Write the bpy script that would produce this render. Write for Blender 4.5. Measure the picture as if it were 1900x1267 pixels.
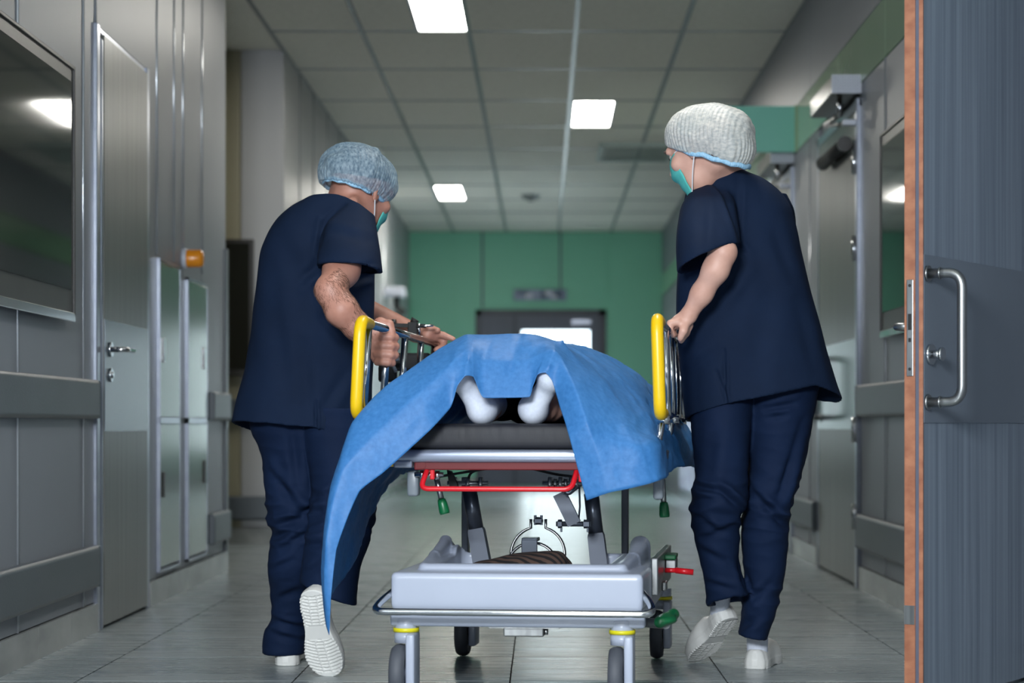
import bpy, bmesh, math, random
import numpy as np
from mathutils import Vector, Matrix

# ------------------------------------------------------------------ scene, camera, light
SC = bpy.context.scene
for o in list(bpy.data.objects):
    bpy.data.objects.remove(o)
COL = SC.collection
FPX = 3900.0            # focal length in px of a 1900 px wide frame
EYE = 0.71              # lens height
VX, VY = 1006.0, 788.0  # vanishing point of the corridor in the 1900x1267 frame

cam = bpy.data.cameras.new('camera')
cam_o = bpy.data.objects.new('camera', cam)
COL.objects.link(cam_o)
cam_o.location = (0, 0, EYE)
cam_o.rotation_euler = (math.pi / 2, 0, 0)
cam.sensor_width = 36.0
cam.lens = FPX / 1900.0 * 36.0
cam.shift_x = (950.0 - VX) / 1900.0
cam.shift_y = -(633.5 - VY) / 1900.0
cam.clip_start = 0.05
cam.clip_end = 200
cam.dof.use_dof = True
cam.dof.focus_distance = 5.75
cam.dof.aperture_fstop = 3.0
SC.camera = cam_o

world = bpy.data.worlds.new('world')
SC.world = world
world.use_nodes = True
world.node_tree.nodes['Background'].inputs[0].default_value = (0.55, 0.65, 0.8, 1)
world.node_tree.nodes['Background'].inputs[1].default_value = 0.05

SC.view_settings.view_transform = 'Standard'
SC.view_settings.look = 'None'
SC.view_settings.gamma = 1.0
SC.view_settings.use_curve_mapping = False
SC.view_settings.exposure = 0.0

def area(name, loc, target, sx, sy, power, color, spread=math.pi):
    l = bpy.data.lights.new(name, 'AREA')
    l.shape = 'RECTANGLE'
    l.size, l.size_y = sx, sy
    l.energy = power
    l.spread = spread
    l.color = color
    o = bpy.data.objects.new(name, l)
    COL.objects.link(o)
    o.location = loc
    d = Vector(target) - Vector(loc)
    o.rotation_euler = d.to_track_quat('-Z', 'Y').to_euler()
    return o

# a studio softbox behind the camera, upper left, and the corridor's luminaires overhead and behind
area('softbox_lamp', (-0.62, 0.7, 1.80), (0.0, 5.9, 0.8), 0.8, 0.6, 235, (0.88, 0.94, 1.0))
for lx, ly, pw in ((0.36, 6.2, 14), (-0.3, 2.6, 22), (-0.55, -1.0, 20)):
    area('luminaire', (lx, ly, 2.925), (lx, ly, 0), 0.3, 1.2, pw, (1.0, 0.96, 0.90), math.radians(115))
# cold daylight from the glazed opening far down the right-hand side
area('daylight_lamp', (1.85, 19.9, 1.0), (-1.0, 19.0, 0.2), 2.0, 1.5, 30, (0.88, 0.95, 1.0))

EMIT_PANEL = 41.0
EMIT_WINDOW = 4.2

# ------------------------------------------------------------------ small helpers
def lin(c):
    c = c / 255.0
    return c / 12.92 if c <= 0.04045 else ((c + 0.055) / 1.055) ** 2.4

def rgb(r, g, b):
    return (lin(r), lin(g), lin(b), 1.0)

def W(px, py, Y):
    """point measured in the photograph at depth Y -> world"""
    return Vector(((px - VX) * Y / FPX, Y, EYE - (py - VY) * Y / FPX))

MATS = {}
def mat(name, col, rough=0.5, metal=0.0, col2=None, nscale=(6, 6, 6), ndetail=4, nlo=0.35, nhi=0.65,
        bump=0.0, bscale=(60, 60, 60), bdist=0.01, spec=0.5, coat=0.0, coat_rough=0.1, emit=None, estr=0.0,
        sheen=0.0, transl=0.0, transp=0.0, trans=0.0, rough2=None):
    m = bpy.data.materials.new(name)
    MATS[name] = m
    m.use_nodes = True
    nt = m.node_tree
    N, L = nt.nodes, nt.links
    b = N['Principled BSDF']
    b.inputs['Base Color'].default_value = col
    b.inputs['Roughness'].default_value = rough
    b.inputs['Metallic'].default_value = metal
    b.inputs['Specular IOR Level'].default_value = spec
    b.inputs['Coat Weight'].default_value = coat
    b.inputs['Coat Roughness'].default_value = coat_rough
    b.inputs['Sheen Weight'].default_value = sheen
    b.inputs['Transmission Weight'].default_value = trans
    if emit:
        b.inputs['Emission Color'].default_value = emit
        b.inputs['Emission Strength'].default_value = estr
    tc = N.new('ShaderNodeTexCoord')
    if col2 is not None or rough2 is not None:
        mp = N.new('ShaderNodeMapping')
        mp.inputs['Scale'].default_value = nscale
        L.new(tc.outputs['Object'], mp.inputs['Vector'])
        no = N.new('ShaderNodeTexNoise')
        no.inputs['Scale'].default_value = 1.0
        no.inputs['Detail'].default_value = ndetail
        L.new(mp.outputs[0], no.inputs['Vector'])
        cr = N.new('ShaderNodeValToRGB')
        cr.color_ramp.elements[0].position = nlo
        cr.color_ramp.elements[1].position = nhi
        c2 = col2 if col2 is not None else col
        cr.color_ramp.elements[0].color = col
        cr.color_ramp.elements[1].color = c2
        L.new(no.outputs['Fac'], cr.inputs['Fac'])
        L.new(cr.outputs['Color'], b.inputs['Base Color'])
        if rough2 is not None:
            mr = N.new('ShaderNodeMapRange')
            mr.inputs['From Min'].default_value = nlo
            mr.inputs['From Max'].default_value = nhi
            mr.inputs['To Min'].default_value = rough
            mr.inputs['To Max'].default_value = rough2
            L.new(no.outputs['Fac'], mr.inputs['Value'])
            L.new(mr.outputs[0], b.inputs['Roughness'])
    if bump:
        mp2 = N.new('ShaderNodeMapping')
        mp2.inputs['Scale'].default_value = bscale
        L.new(tc.outputs['Object'], mp2.inputs['Vector'])
        n2 = N.new('ShaderNodeTexNoise')
        n2.inputs['Scale'].default_value = 1.0
        n2.inputs['Detail'].default_value = 3
        L.new(mp2.outputs[0], n2.inputs['Vector'])
        bp = N.new('ShaderNodeBump')
        bp.inputs['Strength'].default_value = bump
        bp.inputs['Distance'].default_value = bdist
        L.new(n2.outputs['Fac'], bp.inputs['Height'])
        L.new(bp.outputs[0], b.inputs['Normal'])
    out = N['Material Output']
    last = b.outputs[0]
    if transl:
        t = N.new('ShaderNodeBsdfTranslucent')
        src = b.inputs['Base Color'].links
        if src:
            L.new(src[0].from_socket, t.inputs['Color'])
        else:
            t.inputs['Color'].default_value = col
        mx = N.new('ShaderNodeMixShader')
        mx.inputs[0].default_value = transl
        L.new(last, mx.inputs[1]); L.new(t.outputs[0], mx.inputs[2])
        last = mx.outputs[0]
    if transp:
        t = N.new('ShaderNodeBsdfTransparent')
        mx = N.new('ShaderNodeMixShader')
        mx.inputs[0].default_value = transp
        L.new(last, mx.inputs[1]); L.new(t.outputs[0], mx.inputs[2])
        last = mx.outputs[0]
    L.new(last, out.inputs['Surface'])
    return m

def tag(o, label=None, cat=None, group=None, kind=None):
    if label: o['label'] = label
    if cat: o['category'] = cat
    if group: o['group'] = group
    if kind: o['kind'] = kind
    return o

def empty(name, loc=(0, 0, 0), rz=0.0):
    o = bpy.data.objects.new(name, None)
    o.empty_display_size = 0.1
    COL.objects.link(o)
    o.location = loc
    o.rotation_euler = (0, 0, rz)
    return o

def put(o, parent, world=True):
    """parent o; world=True when its mesh was written in world coordinates"""
    if parent is not None:
        o.parent = parent
        if world and parent.type == 'EMPTY':
            o.matrix_parent_inverse = parent.matrix_basis.inverted()
        elif world:
            o.matrix_parent_inverse = Matrix.Identity(4)
    return o

def mesh_obj(name, verts, faces, m, parent=None, smooth=False, world=True):
    me = bpy.data.meshes.new(name)
    me.from_pydata([tuple(v) for v in verts], [], [tuple(f) for f in faces])
    if smooth is True:
        me.polygons.foreach_set('use_smooth', [True] * len(me.polygons))
    elif smooth is not False and smooth is not None:
        me.polygons.foreach_set('use_smooth', list(smooth))
    me.materials.append(m)
    me.update()
    o = bpy.data.objects.new(name, me)
    COL.objects.link(o)
    return put(o, parent, world)

def fillet(pts, r, n=5):
    """round the inner corners of a polyline"""
    pts = [Vector(p) for p in pts]
    out = [pts[0]]
    for i in range(1, len(pts) - 1):
        a, b, c = pts[i - 1], pts[i], pts[i + 1]
        u, v = (a - b), (c - b)
        rr = min(r, u.length * 0.49, v.length * 0.49)
        p, q = b + u.normalized() * rr, b + v.normalized() * rr
        for k in range(n + 1):
            t = k / n
            out.append(p * (1 - t) ** 2 + b * 2 * t * (1 - t) + q * t * t)
    out.append(pts[-1])
    return out

class MB:
    """collects shapes into one mesh"""
    def __init__(s):
        s.v, s.f, s.s = [], [], []
        s.cuts = []
    def new(s):
        """what follows is a piece of its own, an object with the same name"""
        s.cuts.append((len(s.v), len(s.f)))
        return s
    def add(s, verts, faces, smooth=False):
        n = len(s.v)
        s.v += [Vector(p) for p in verts]
        s.f += [tuple(i + n for i in f) for f in faces]
        s.s += [smooth] * len(faces)
        return s
    def box(s, lo, hi, bev=0.0, seg=2, rot=None, pivot=None):
        lo, hi = Vector(lo), Vector(hi)
        bm = bmesh.new()
        bmesh.ops.create_cube(bm, size=1.0)
        c, d = (lo + hi) / 2, hi - lo
        for v in bm.verts:
            v.co = Vector((v.co.x * d.x, v.co.y * d.y, v.co.z * d.z)) + c
        if bev > 0:
            bmesh.ops.bevel(bm, geom=list(bm.edges), offset=min(bev, 0.49 * min(d)), segments=seg, profile=0.5, affect='EDGES')
        bm.verts.index_update()
        vs = [v.co.copy() for v in bm.verts]
        fs = [[v.index for v in f.verts] for f in bm.faces]
        bm.free()
        if rot is not None:
            pv = Vector(pivot) if pivot is not None else c
            vs = [rot @ (v - pv) + pv for v in vs]
        return s.add(vs, fs, bev > 0 and seg > 2)
    def tube(s, pts, r, n=12, cap=True, flat=1.0):
        pts = [Vector(p) for p in pts]
        k = len(pts)
        rs = r if isinstance(r, (list, tuple)) else [r] * k
        T = []
        for i in range(k):
            a, b = pts[max(0, i - 1)], pts[min(k - 1, i + 1)]
            T.append((b - a).normalized())
        up = Vector((0, 0, 1)) if abs(T[0].z) < 0.9 else Vector((1, 0, 0))
        nrm = (up - T[0] * up.dot(T[0])).normalized()
        vs = []
        for i in range(k):
            nrm = (nrm - T[i] * nrm.dot(T[i])).normalized()
            bn = T[i].cross(nrm)
            for j in range(n):
                a = 2 * math.pi * (j + (.5 if n == 4 else 0)) / n
                vs.append(pts[i] + nrm * (math.cos(a) * rs[i]) + bn * (math.sin(a) * rs[i] * flat))
        fs = []
        for i in range(k - 1):
            for j in range(n):
                fs.append((i * n + j, i * n + (j + 1) % n, (i + 1) * n + (j + 1) % n, (i + 1) * n + j))
        s.add(vs, fs, n > 6)
        if cap:
            o = len(s.v) - len(vs)
            s.f.append(tuple(o + j for j in range(n))[::-1]); s.s.append(False)
            s.f.append(tuple(o + (k - 1) * n + j for j in range(n))); s.s.append(False)
        return s
    def cyl(s, a, b, r, n=16, r2=None):
        return s.tube([a, b], [r, r if r2 is None else r2], n)
    def prism(s, poly, axis, lo, hi):
        """poly: 2-D points, extruded along axis (0,1,2); poly axes are the other two in order"""
        vs = []
        for t in (lo, hi):
            for p in poly:
                c = list(p)
                c.insert(axis, t)
                vs.append(Vector(c))
        n = len(poly)
        fs = [tuple(range(n))[::-1], tuple(range(n, 2 * n))]
        fs += [(i, (i + 1) % n, n + (i + 1) % n, n + i) for i in range(n)]
        return s.add(vs, fs)
    def lathe(s, prof, c, axis=2, n=24):
        vs = []
        for (r, h) in prof:
            for j in range(n):
                a = 2 * math.pi * j / n
                p = [r * math.cos(a), r * math.sin(a)]
                p.insert(axis, h)
                vs.append(Vector(p) + Vector(c))
        k = len(prof)
        fs = [(i * n + j, i * n + (j + 1) % n, (i + 1) * n + (j + 1) % n, (i + 1) * n + j) for i in range(k - 1) for j in range(n)]
        s.add(vs, fs, True)
        return s
    def xf(s, M):
        s.v = [M @ v for v in s.v]
        return s
    def build(s, name, m, parent=None, world=True, fix=True):
        if s.cuts:
            lims = [(0, 0)] + s.cuts + [(len(s.v), len(s.f))]
            first_ = None
            for (v0, f0), (v1, f1) in zip(lims[:-1], lims[1:]):
                q = MB(); q.v = s.v[v0:v1]; q.f = [tuple(i - v0 for i in f) for f in s.f[f0:f1]]; q.s = s.s[f0:f1]
                o = q.build(name, m, parent, world, fix)
                first_ = first_ or o
            return first_
        o = mesh_obj(name, s.v, s.f, m, parent, s.s, world)
        if fix:
            bm = bmesh.new(); bm.from_mesh(o.data)
            bmesh.ops.recalc_face_normals(bm, faces=list(bm.faces))
            bm.to_mesh(o.data); bm.free()
        return o

def slab(name, lo, hi, m, parent=None, bev=0.0, world=True, seg=2):
    return MB().box(lo, hi, bev, seg).build(name, m, parent, world)

def dup(o, loc, parent=None):
    c = o.copy()
    COL.objects.link(c)
    c.location = loc
    if parent is not None:
        c.parent = parent
    return c

def dup_tree(o, loc, label=None):
    c = o.copy(); COL.objects.link(c); c.location = loc
    if label: c['label'] = label
    for ch in list(o.children):
        d = ch.copy(); COL.objects.link(d); d.parent = c
        for g in list(ch.children):
            e = g.copy(); COL.objects.link(e); e.parent = d
    return c

# ------------------------------------------------------------------ materials
M_floor = mat('floor_tile', rgb(128, 137, 140), 0.24, col2=rgb(140, 149, 151), nscale=(1.5, 22, 1), nlo=.3, nhi=.7, rough2=.33, bump=.03, bscale=(2, 9, 2), bdist=.004, spec=.95)
M_grout = mat('grout', rgb(40, 38, 34), 0.9, spec=.1)
M_wall = mat('wall_laminate', rgb(127, 132, 139), 0.42, col2=rgb(132, 137, 144), nscale=(1, 1, 1), spec=.28, bump=.02, bscale=(9, 9, 9))
M_wallpale = mat('wall_pale', rgb(150, 152, 154), 0.35, col2=rgb(156, 157, 158), nscale=(1, 1, 1))
M_beige = mat('wall_beige', rgb(136, 132, 112), 0.4, col2=rgb(142, 138, 118), nscale=(1, 1, 1))
M_green = mat('wall_green', rgb(122, 204, 170), 0.4, col2=rgb(127, 208, 175), nscale=(1, 1, 1))
M_gband = mat('green_band', rgb(134, 166, 132), 0.12, col2=rgb(140, 172, 138), nscale=(1, 1, 1), spec=.7)
M_gsign = mat('green_sign', rgb(122, 194, 178), 0.25, col2=rgb(127, 199, 183), nscale=(2, 2, 2))
M_ceil = mat('ceiling_tile', rgb(228, 226, 216), 0.9, col2=rgb(236, 234, 224), nscale=(30, 30, 30), bump=.15, bscale=(160, 160, 160))
M_tbar = mat('ceiling_bar', rgb(118, 124, 124), 0.35, .3, col2=rgb(128, 133, 132), nscale=(3, 3, 3))
M_alu = mat('aluminium', rgb(150, 156, 170), 0.28, .85, col2=rgb(160, 166, 178), nscale=(2, 2, 20))
M_chrome = mat('chrome', rgb(200, 203, 206), 0.10, 1.0, rough2=.16, nscale=(20, 20, 20))
M_steel = mat('brushed_steel', rgb(150, 152, 152), 0.28, 1.0, col2=rgb(166, 168, 168), nscale=(60, 60, 3), rough2=.36)
M_strip = mat('joint_strip', rgb(190, 195, 201), 0.2, .6, rough2=.24, nscale=(8, 8, 8))
M_rail = mat('bumper_vinyl', rgb(76, 84, 91), 0.42, col2=rgb(81, 89, 96), nscale=(3, 3, 3), bump=.06, bscale=(150, 150, 150), spec=.55)
M_skirt = mat('skirting_tile', rgb(120, 124, 124), 0.25, col2=rgb(146, 149, 147), nscale=(7, 3, 7), ndetail=6)
M_door = mat('door_laminate', rgb(86, 88, 85), 0.34, col2=rgb(112, 113, 109), nscale=(70, 70, 1.4), nlo=.3, nhi=.7, spec=.5)
M_doorband = mat('door_band', rgb(80, 96, 108), 0.22, col2=rgb(86, 102, 114), nscale=(2, 2, 2), spec=.6)
M_leaf = mat('door_laminate_blue', rgb(108, 120, 134), 0.42, col2=rgb(144, 156, 170), nscale=(48, 48, .9), ndetail=9, nlo=.28, nhi=.74, spec=.4)
M_leafband = mat('door_band_blue', rgb(112, 122, 134), 0.24, col2=rgb(116, 126, 138), nscale=(2, 2, 2), spec=.55)
M_oak = mat('edge_veneer', rgb(136, 82, 58), 0.5, col2=rgb(170, 114, 84), nscale=(20, 20, 30), ndetail=6, nlo=.3, nhi=.7)
M_seal = mat('door_seal', rgb(80, 82, 96), 0.5, col2=rgb(88, 90, 104), nscale=(5, 5, 5))
M_black = mat('black_plastic', rgb(22, 23, 24), 0.7, col2=rgb(32, 33, 34), nscale=(8, 8, 8))
M_bezel = mat('screen_bezel', rgb(44, 43, 42), 0.4, col2=rgb(50, 49, 48), nscale=(8, 8, 8))
M_glass = mat('screen_glass', rgb(12, 16, 17), 0.05, col2=rgb(14, 19, 19), nscale=(2, 2, 2), spec=.8)
M_cab = mat('cabinet_paint', rgb(142, 150, 144), 0.16, .35, col2=rgb(150, 158, 151), nscale=(3, 3, 3), spec=.6)
M_white = mat('white_metal', rgb(196, 200, 212), 0.35, col2=rgb(202, 206, 217), nscale=(4, 4, 4))
M_opener = mat('opener_housing', rgb(66, 60, 52), 0.25, col2=rgb(72, 66, 58), nscale=(4, 4, 4))  # dark brown puts the underside's dim reflection into the housing colour
M_vent = mat('vent_metal', rgb(176, 190, 184), 0.5, col2=rgb(182, 196, 190), nscale=(4, 4, 4))
M_orange = mat('orange_lens', rgb(226, 132, 20), 0.25, col2=rgb(236, 146, 30), nscale=(9, 9, 9))
M_darkframe = mat('far_door_frame', rgb(46, 54, 66), 0.4, col2=rgb(52, 60, 72), nscale=(4, 4, 4))
M_farleaf = mat('far_door_leaf', rgb(74, 84, 100), 0.4, col2=rgb(82, 90, 108), nscale=(3, 3, 3))
M_winglow = mat('lit_pane', rgb(230, 244, 246), 0.2, col2=rgb(232, 246, 248), nscale=(2, 2, 2), emit=rgb(226, 244, 250), estr=EMIT_WINDOW)
M_outside = mat('daylight', rgb(225, 240, 244), 0.5, col2=rgb(228, 243, 246), nscale=(2, 2, 2), emit=rgb(224, 242, 250), estr=5.5)
M_diffuser = mat('lamp_diffuser', rgb(240, 240, 230), 0.4, col2=rgb(244, 244, 234), nscale=(6, 6, 6), emit=(1.0, 0.97, 0.89, 1), estr=EMIT_PANEL)
M_signface = mat('sign_face', rgb(120, 140, 168), 0.3, col2=rgb(126, 146, 172), nscale=(4, 4, 4))
M_signdark = mat('sign_dark', rgb(48, 74, 96), 0.4, col2=rgb(52, 78, 100), nscale=(4, 4, 4))
M_signpale = mat('sign_pale', rgb(196, 200, 214), 0.4, col2=rgb(200, 204, 216), nscale=(4, 4, 4))

# ------------------------------------------------------------------ the setting
XL, XR, ZC = -1.546, 1.394, 2.94
Y0, YF = -4.0, 24.3
YC, YP = 10.2, 12.5        # side corridor on the left between these

# floor with its tiles
floor = tag(slab('floor', (-6.5, Y0, -0.12), (3.2, YF, -0.004), M_grout), 'grey polished tile floor of the hospital corridor', 'floor', kind='structure')
t0 = MB().box((-0.2978, -0.2965, -0.01), (0.2978, 0.2965, 0.0)).build('tile', M_floor, floor)
first = True
ty = 4.93
rows = 0
while ty < 17.5:
    for i in range(-3, 3):
        cx = -0.0868 + 0.2975 + i * 0.6
        if first:
            t0.location = (cx, ty, 0); first = False
        else:
            dup(t0, (cx, ty, 0))
    ty += 0.6
far_mb = MB()
while ty < YF:
    for i in range(-3, 3):
        cx = -0.0868 + 0.2975 + i * 0.6
        far_mb.box((cx - .2975, ty - .2975, -0.01), (cx + .2975, ty + .2975, 0.0))
    ty += 0.6
for k in range(0, 14):                      # unseen floor nearer than the frame, and the side corridor
    yy = 4.33 - .6 * k
    if yy > Y0:
        for i in range(-3, 3):
            cx = -0.0868 + 0.2975 + i * 0.6
            far_mb.box((cx - .2975, yy - .2975, -0.01), (cx + .2975, yy + .2975, 0.0))
for i in range(-9, -3):
    for k in range(4):
        cx = -0.0868 + 0.2975 + i * 0.6; yy = 10.33 + .6 * k
        far_mb.box((cx - .2975, yy - .2975, -0.01), (cx + .2975, yy + .2975, 0.0))
tag(far_mb.build('distant_tiles', M_floor, floor), kind='stuff')

# ceiling: tiles in a metal grid
ceil = tag(slab('ceiling', (-6.5, Y0, ZC + 0.03), (3.2, YF + .2, ZC + 0.15), M_ceil), 'suspended ceiling of pale grey tiles in a metal grid', 'ceiling', kind='structure')
LY = [11.9 + 1.27 * k for k in range(-2, 11)]
LX = [XL, -1.02, -0.415, 0.19, 0.795, XR]
LAMPS = [(-0.56, 11.3), (0.36, 15.1), (-0.9, 20.28)]
def lamp_cell(x0, x1, y0, y1):
    return [l for l in LAMPS if x0 < l[0] < x1 and y0 < l[1] < y1]
for i in range(len(LX) - 1):
    for k in range(len(LY) - 1):
        x0, x1, y0, y1 = LX[i] + .008, LX[i + 1] - .008, LY[k] + .008, LY[k + 1] - .008
        hit = lamp_cell(x0, x1, y0, y1)
        if hit:                                  # tile cut around the luminaire
            lx = hit[0][0]
            if lx - .15 - x0 > .04:
                slab('ceiling_tile', (x0, y0, ZC), (lx - .155, y1, ZC + .02), M_ceil, ceil)
            if x1 - lx - .15 > .04:
                slab('ceiling_tile', (lx + .155, y0, ZC), (x1, y1, ZC + .02), M_ceil, ceil)
        else:
            slab('ceiling_tile', (x0, y0, ZC), (x1, y1, ZC + .02), M_ceil, ceil)
slab('ceiling_tile', (XL, Y0, ZC), (XR, LY[0] - .008, ZC + .02), M_ceil, ceil)
slab('ceiling_tile', (-6.0, YC, ZC), (XL - .01, YP, ZC + .02), M_ceil, ceil)
for x in LX[1:-1]:
    slab('grid_bar', (x - .014, Y0, ZC - .006), (x + .014, YF, ZC + .012), M_tbar, ceil)
for y in LY:
    slab('grid_bar', (XL, y - .012, ZC - .0055), (XR, y + .012, ZC + .012), M_tbar, ceil)
for sx in (XL, XR):
    slab('edge_angle', (sx - .02 if sx > 0 else sx, Y0, ZC - .012), (sx if sx > 0 else sx + .02, YF, ZC + .005), M_tbar, ceil)

def wall_panels(wall, side, ys, z0=0.10, z1=ZC, m=None, skips=()):
    """laminate panels with a metal joint strip between each two"""
    xs = XL if side < 0 else XR
    m = m or M_wall
    for a, b in zip(ys[:-1], ys[1:]):
        if any(s0 - .01 <= a and b <= s1 + .01 for s0, s1, _ in skips):
            zt = [t for s0, s1, t in skips if s0 - .01 <= a and b <= s1 + .01][0]
            if zt < z1 - .05:
                slab('wall_panel', (xs - .012, a + .004, zt), (xs, b - .004, z1), m, wall) if side > 0 else slab('wall_panel', (xs, a + .004, zt), (xs + .012, b - .004, z1), m, wall)
            continue
        if side < 0:
            slab('wall_panel', (xs - .004, a + .004, z0), (xs + .010, b - .004, z1), m, wall, .002, seg=1)
        else:
            slab('wall_panel', (xs - .010, a + .004, z0), (xs + .004, b - .004, z1), m, wall, .002, seg=1)

def joint(wall, side, y, z0=0.10, z1=ZC):
    x = XL + .010 if side < 0 else XR - .010
    MB().tube([(x, y, z0), (x, y, z1)], .0058, 8).build('joint_strip', M_strip, wall)

# left wall, near stretch
wl = tag(MB().box((XL - .15, Y0, 0), (XL - .004, YC, ZC)).build('wall_left', M_wall), 'grey laminate wall with shiny joint strips beside the large screen', 'wall', kind='structure')
L_ys = [Y0, -1.8, -.9, 0, .88, 1.76, 2.64, 3.52, 4.4, 5.27, 6.15, 7.03, 7.22, 8.16, 8.37, 8.76, 8.98, 9.48, YC]
wall_panels(wl, -1, L_ys, skips=((7.22, 8.16, 2.09),))
for y in L_ys[1:-1]:
    if y == 8.16: continue
    joint(wl, -1, y, z0=2.09 if y in (7.22,) else (1.39 if y in (8.37, 8.76, 8.98, 9.48) else .10))
# left wall, far stretch and the pier that faces the camera
wlf = tag(MB().box((XL - .15, YP + .15, 0), (XL - .004, YF, ZC)).build('wall_left', M_wallpale), 'pale grey wall of the far left stretch beyond the side corridor', 'wall', kind='structure')
F_ys = [YP, 13.3, 14.1, 15.0, 15.9, 16.8, 17.7, 18.6, 19.5, 20.4, 21.4, 22.4, 23.4, YF]
wall_panels(wlf, -1, F_ys, m=M_wallpale)
for y in F_ys[1:-1]:
    joint(wlf, -1, y)
ws = tag(MB().box((-6.5, YP + .01, 0), (XL - .004, YP + .15, ZC)).build('wall_side', M_beige), 'beige wall of the side corridor that faces the camera', 'wall', kind='structure')
slab('wall_panel', (-1.79, YP, .1), (XL + .01, YP + .02, ZC), M_wallpale, ws, .003)
slab('wall_panel', (-2.6, YP, .1), (-1.80, YP + .02, ZC), M_beige, ws, .003)
slab('wall_panel', (-3.5, YP, .1), (-2.61, YP + .02, ZC), M_beige, ws, .003)
tag(slab('wall_side', (-6.6, YC - .2, 0), (-6.5, YP + .2, ZC), M_beige), 'beige end wall of the side corridor', 'wall', kind='structure')
tag(slab('wall_side', (-6.5, YC - .15, 0), (XL - .15, YC, ZC), M_beige), 'beige near wall of the side corridor', 'wall', kind='structure')
# right wall, with the glazed opening far off
WY0, WY1 = 18.6, 21.2
wr = tag(MB().box((XR + .004, Y0, 0), (XR + .15, WY0, ZC)).box((XR + .004, WY1, 0), (XR + .15, YF, ZC))
         .box((XR + .004, WY0, 1.78), (XR + .15, WY1, ZC)).build('wall_right', M_wall), 'grey laminate wall with a green band above the steel doors', 'wall', kind='structure')
R_ys = [Y0, -1.8, -.9, 0, .88, 1.76, 2.64, 3.52, 4.4, 5.0, 5.9, 7.2, 7.9, 8.47, 9.12, 10.5, 10.85, 11.55, 12.9, 13.6, 14.4, 15.2, 16.0, 17.3, WY0]
wall_panels(wr, 1, R_ys, z1=2.19, skips=((9.12, 10.5, 2.19), (11.55, 12.9, 2.19)))
wall_panels(wr, 1, [WY0, 19.9, WY1], z0=1.79, z1=2.19)
wall_panels(wr, 1, [WY1, 22.2, 23.2, YF], z1=2.19)
wall_panels(wr, 1, [Y0, 0, 2.6, 5.9, 8.47, 10.85, 13.2, 15.2, 17.0, WY0, 19.8, WY1, YF], z0=2.445)
for y in (5.9, 7.9, 8.47, 10.85, 13.6, 15.2):
    joint(wr, 1, y, z1=2.19)
band_ys = [Y0, 0, 4.0, 6.2, 8.47, 10.85, 11.7, 13.6, 15.2, 17.0, WY0, 19.8, WY1, YF]
for a, b in zip(band_ys[:-1], band_ys[1:]):
    slab('green_band_panel', (XR - .012, a + .002, 2.195), (XR + .004, b - .002, 2.44), M_gband, wr, .002, seg=1)
# far wall
wb = tag(MB().box((-1.75, YF, 0), (1.6, YF + .15, ZC)).build('wall_back', M_green), 'green end wall of the corridor around the dark double door', 'wall', kind='structure')
for a, b in ((-1.55, -1.02), (-1.01, -.695), (-.685, .205), (.215, .76), (.77, 1.39)):
    z0 = 2.06 if (a > -.75 and b < .8) else .1
    slab('wall_panel', (a, YF - .012, z0), (b, YF + .01, ZC), M_green, wb, .002, seg=1)
for x, z0 in ((-.69, 2.06), (.21, 2.2)):
    slab('joint_strip', (x - .012, YF - .014, z0), (x + .012, YF, ZC), M_rail, wb)
tag(slab('wall_front', (-1.8, Y0 - .15, 0), (1.6, Y0, ZC), M_wallpale), 'pale grey wall behind the camera', 'wall', kind='structure')

# skirting tiles
def skirting(name, x, side, y0, y1, label, step=.45):
    sk = tag(slab(name, (x - .004 if side > 0 else x - .02, y0, 0), (x + .02 if side > 0 else x + .004, y1, .094), M_grout), label, 'baseboard', kind='structure')
    y = y0
    while y < y1 - .02:
        b = min(y + step, y1)
        slab('skirting_tile', (x - .014 if side > 0 else x - .002, y + .002, 0), (x + .002 if side > 0 else x + .014, b - .002, .098), M_skirt, sk)
        y = b
skirting('baseboard_left', XL + .010, -1, 3.2, 7.21, 'tiled skirting below the large screen')
skirting('baseboard_left', XL + .010, -1, 8.17, YC, 'tiled skirting below the two service cabinets')
skirting('baseboard_left', XL + .010, -1, YP, YF, 'tiled skirting of the far left wall', 1.2)
skirting('baseboard_right', XR - .010, 1, 5.95, 9.12, 'tiled skirting beside the open grey door', .2)
skirting('baseboard_right', XR - .010, 1, 10.5, 11.55, 'tiled skirting between the two steel doors', .3)
skirting('baseboard_right', XR - .010, 1, 12.9, WY0, 'tiled skirting beyond the second steel door', .6)
skb = tag(slab('baseboard_back', (-6.4, YP - .006, 0), (XL + .01, YP + .01, .094), M_grout), 'tiled skirting of the side corridor wall', 'baseboard', kind='structure')
for k in range(6):
    slab('skirting_tile', (XL - .44 * (k + 1) + .003, YP - .014, 0), (XL - .44 * k, YP, .098), M_skirt, skb)
tag(slab('baseboard_back', (-1.54, YF - .03, 0), (-.77, YF, .1), M_skirt), 'skirting of the green wall left of the dark door', 'baseboard', kind='structure')
tag(slab('baseboard_back', (.74, YF - .03, 0), (1.39, YF, .1), M_skirt), 'skirting of the green wall right of the dark door', 'baseboard', kind='structure')

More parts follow.
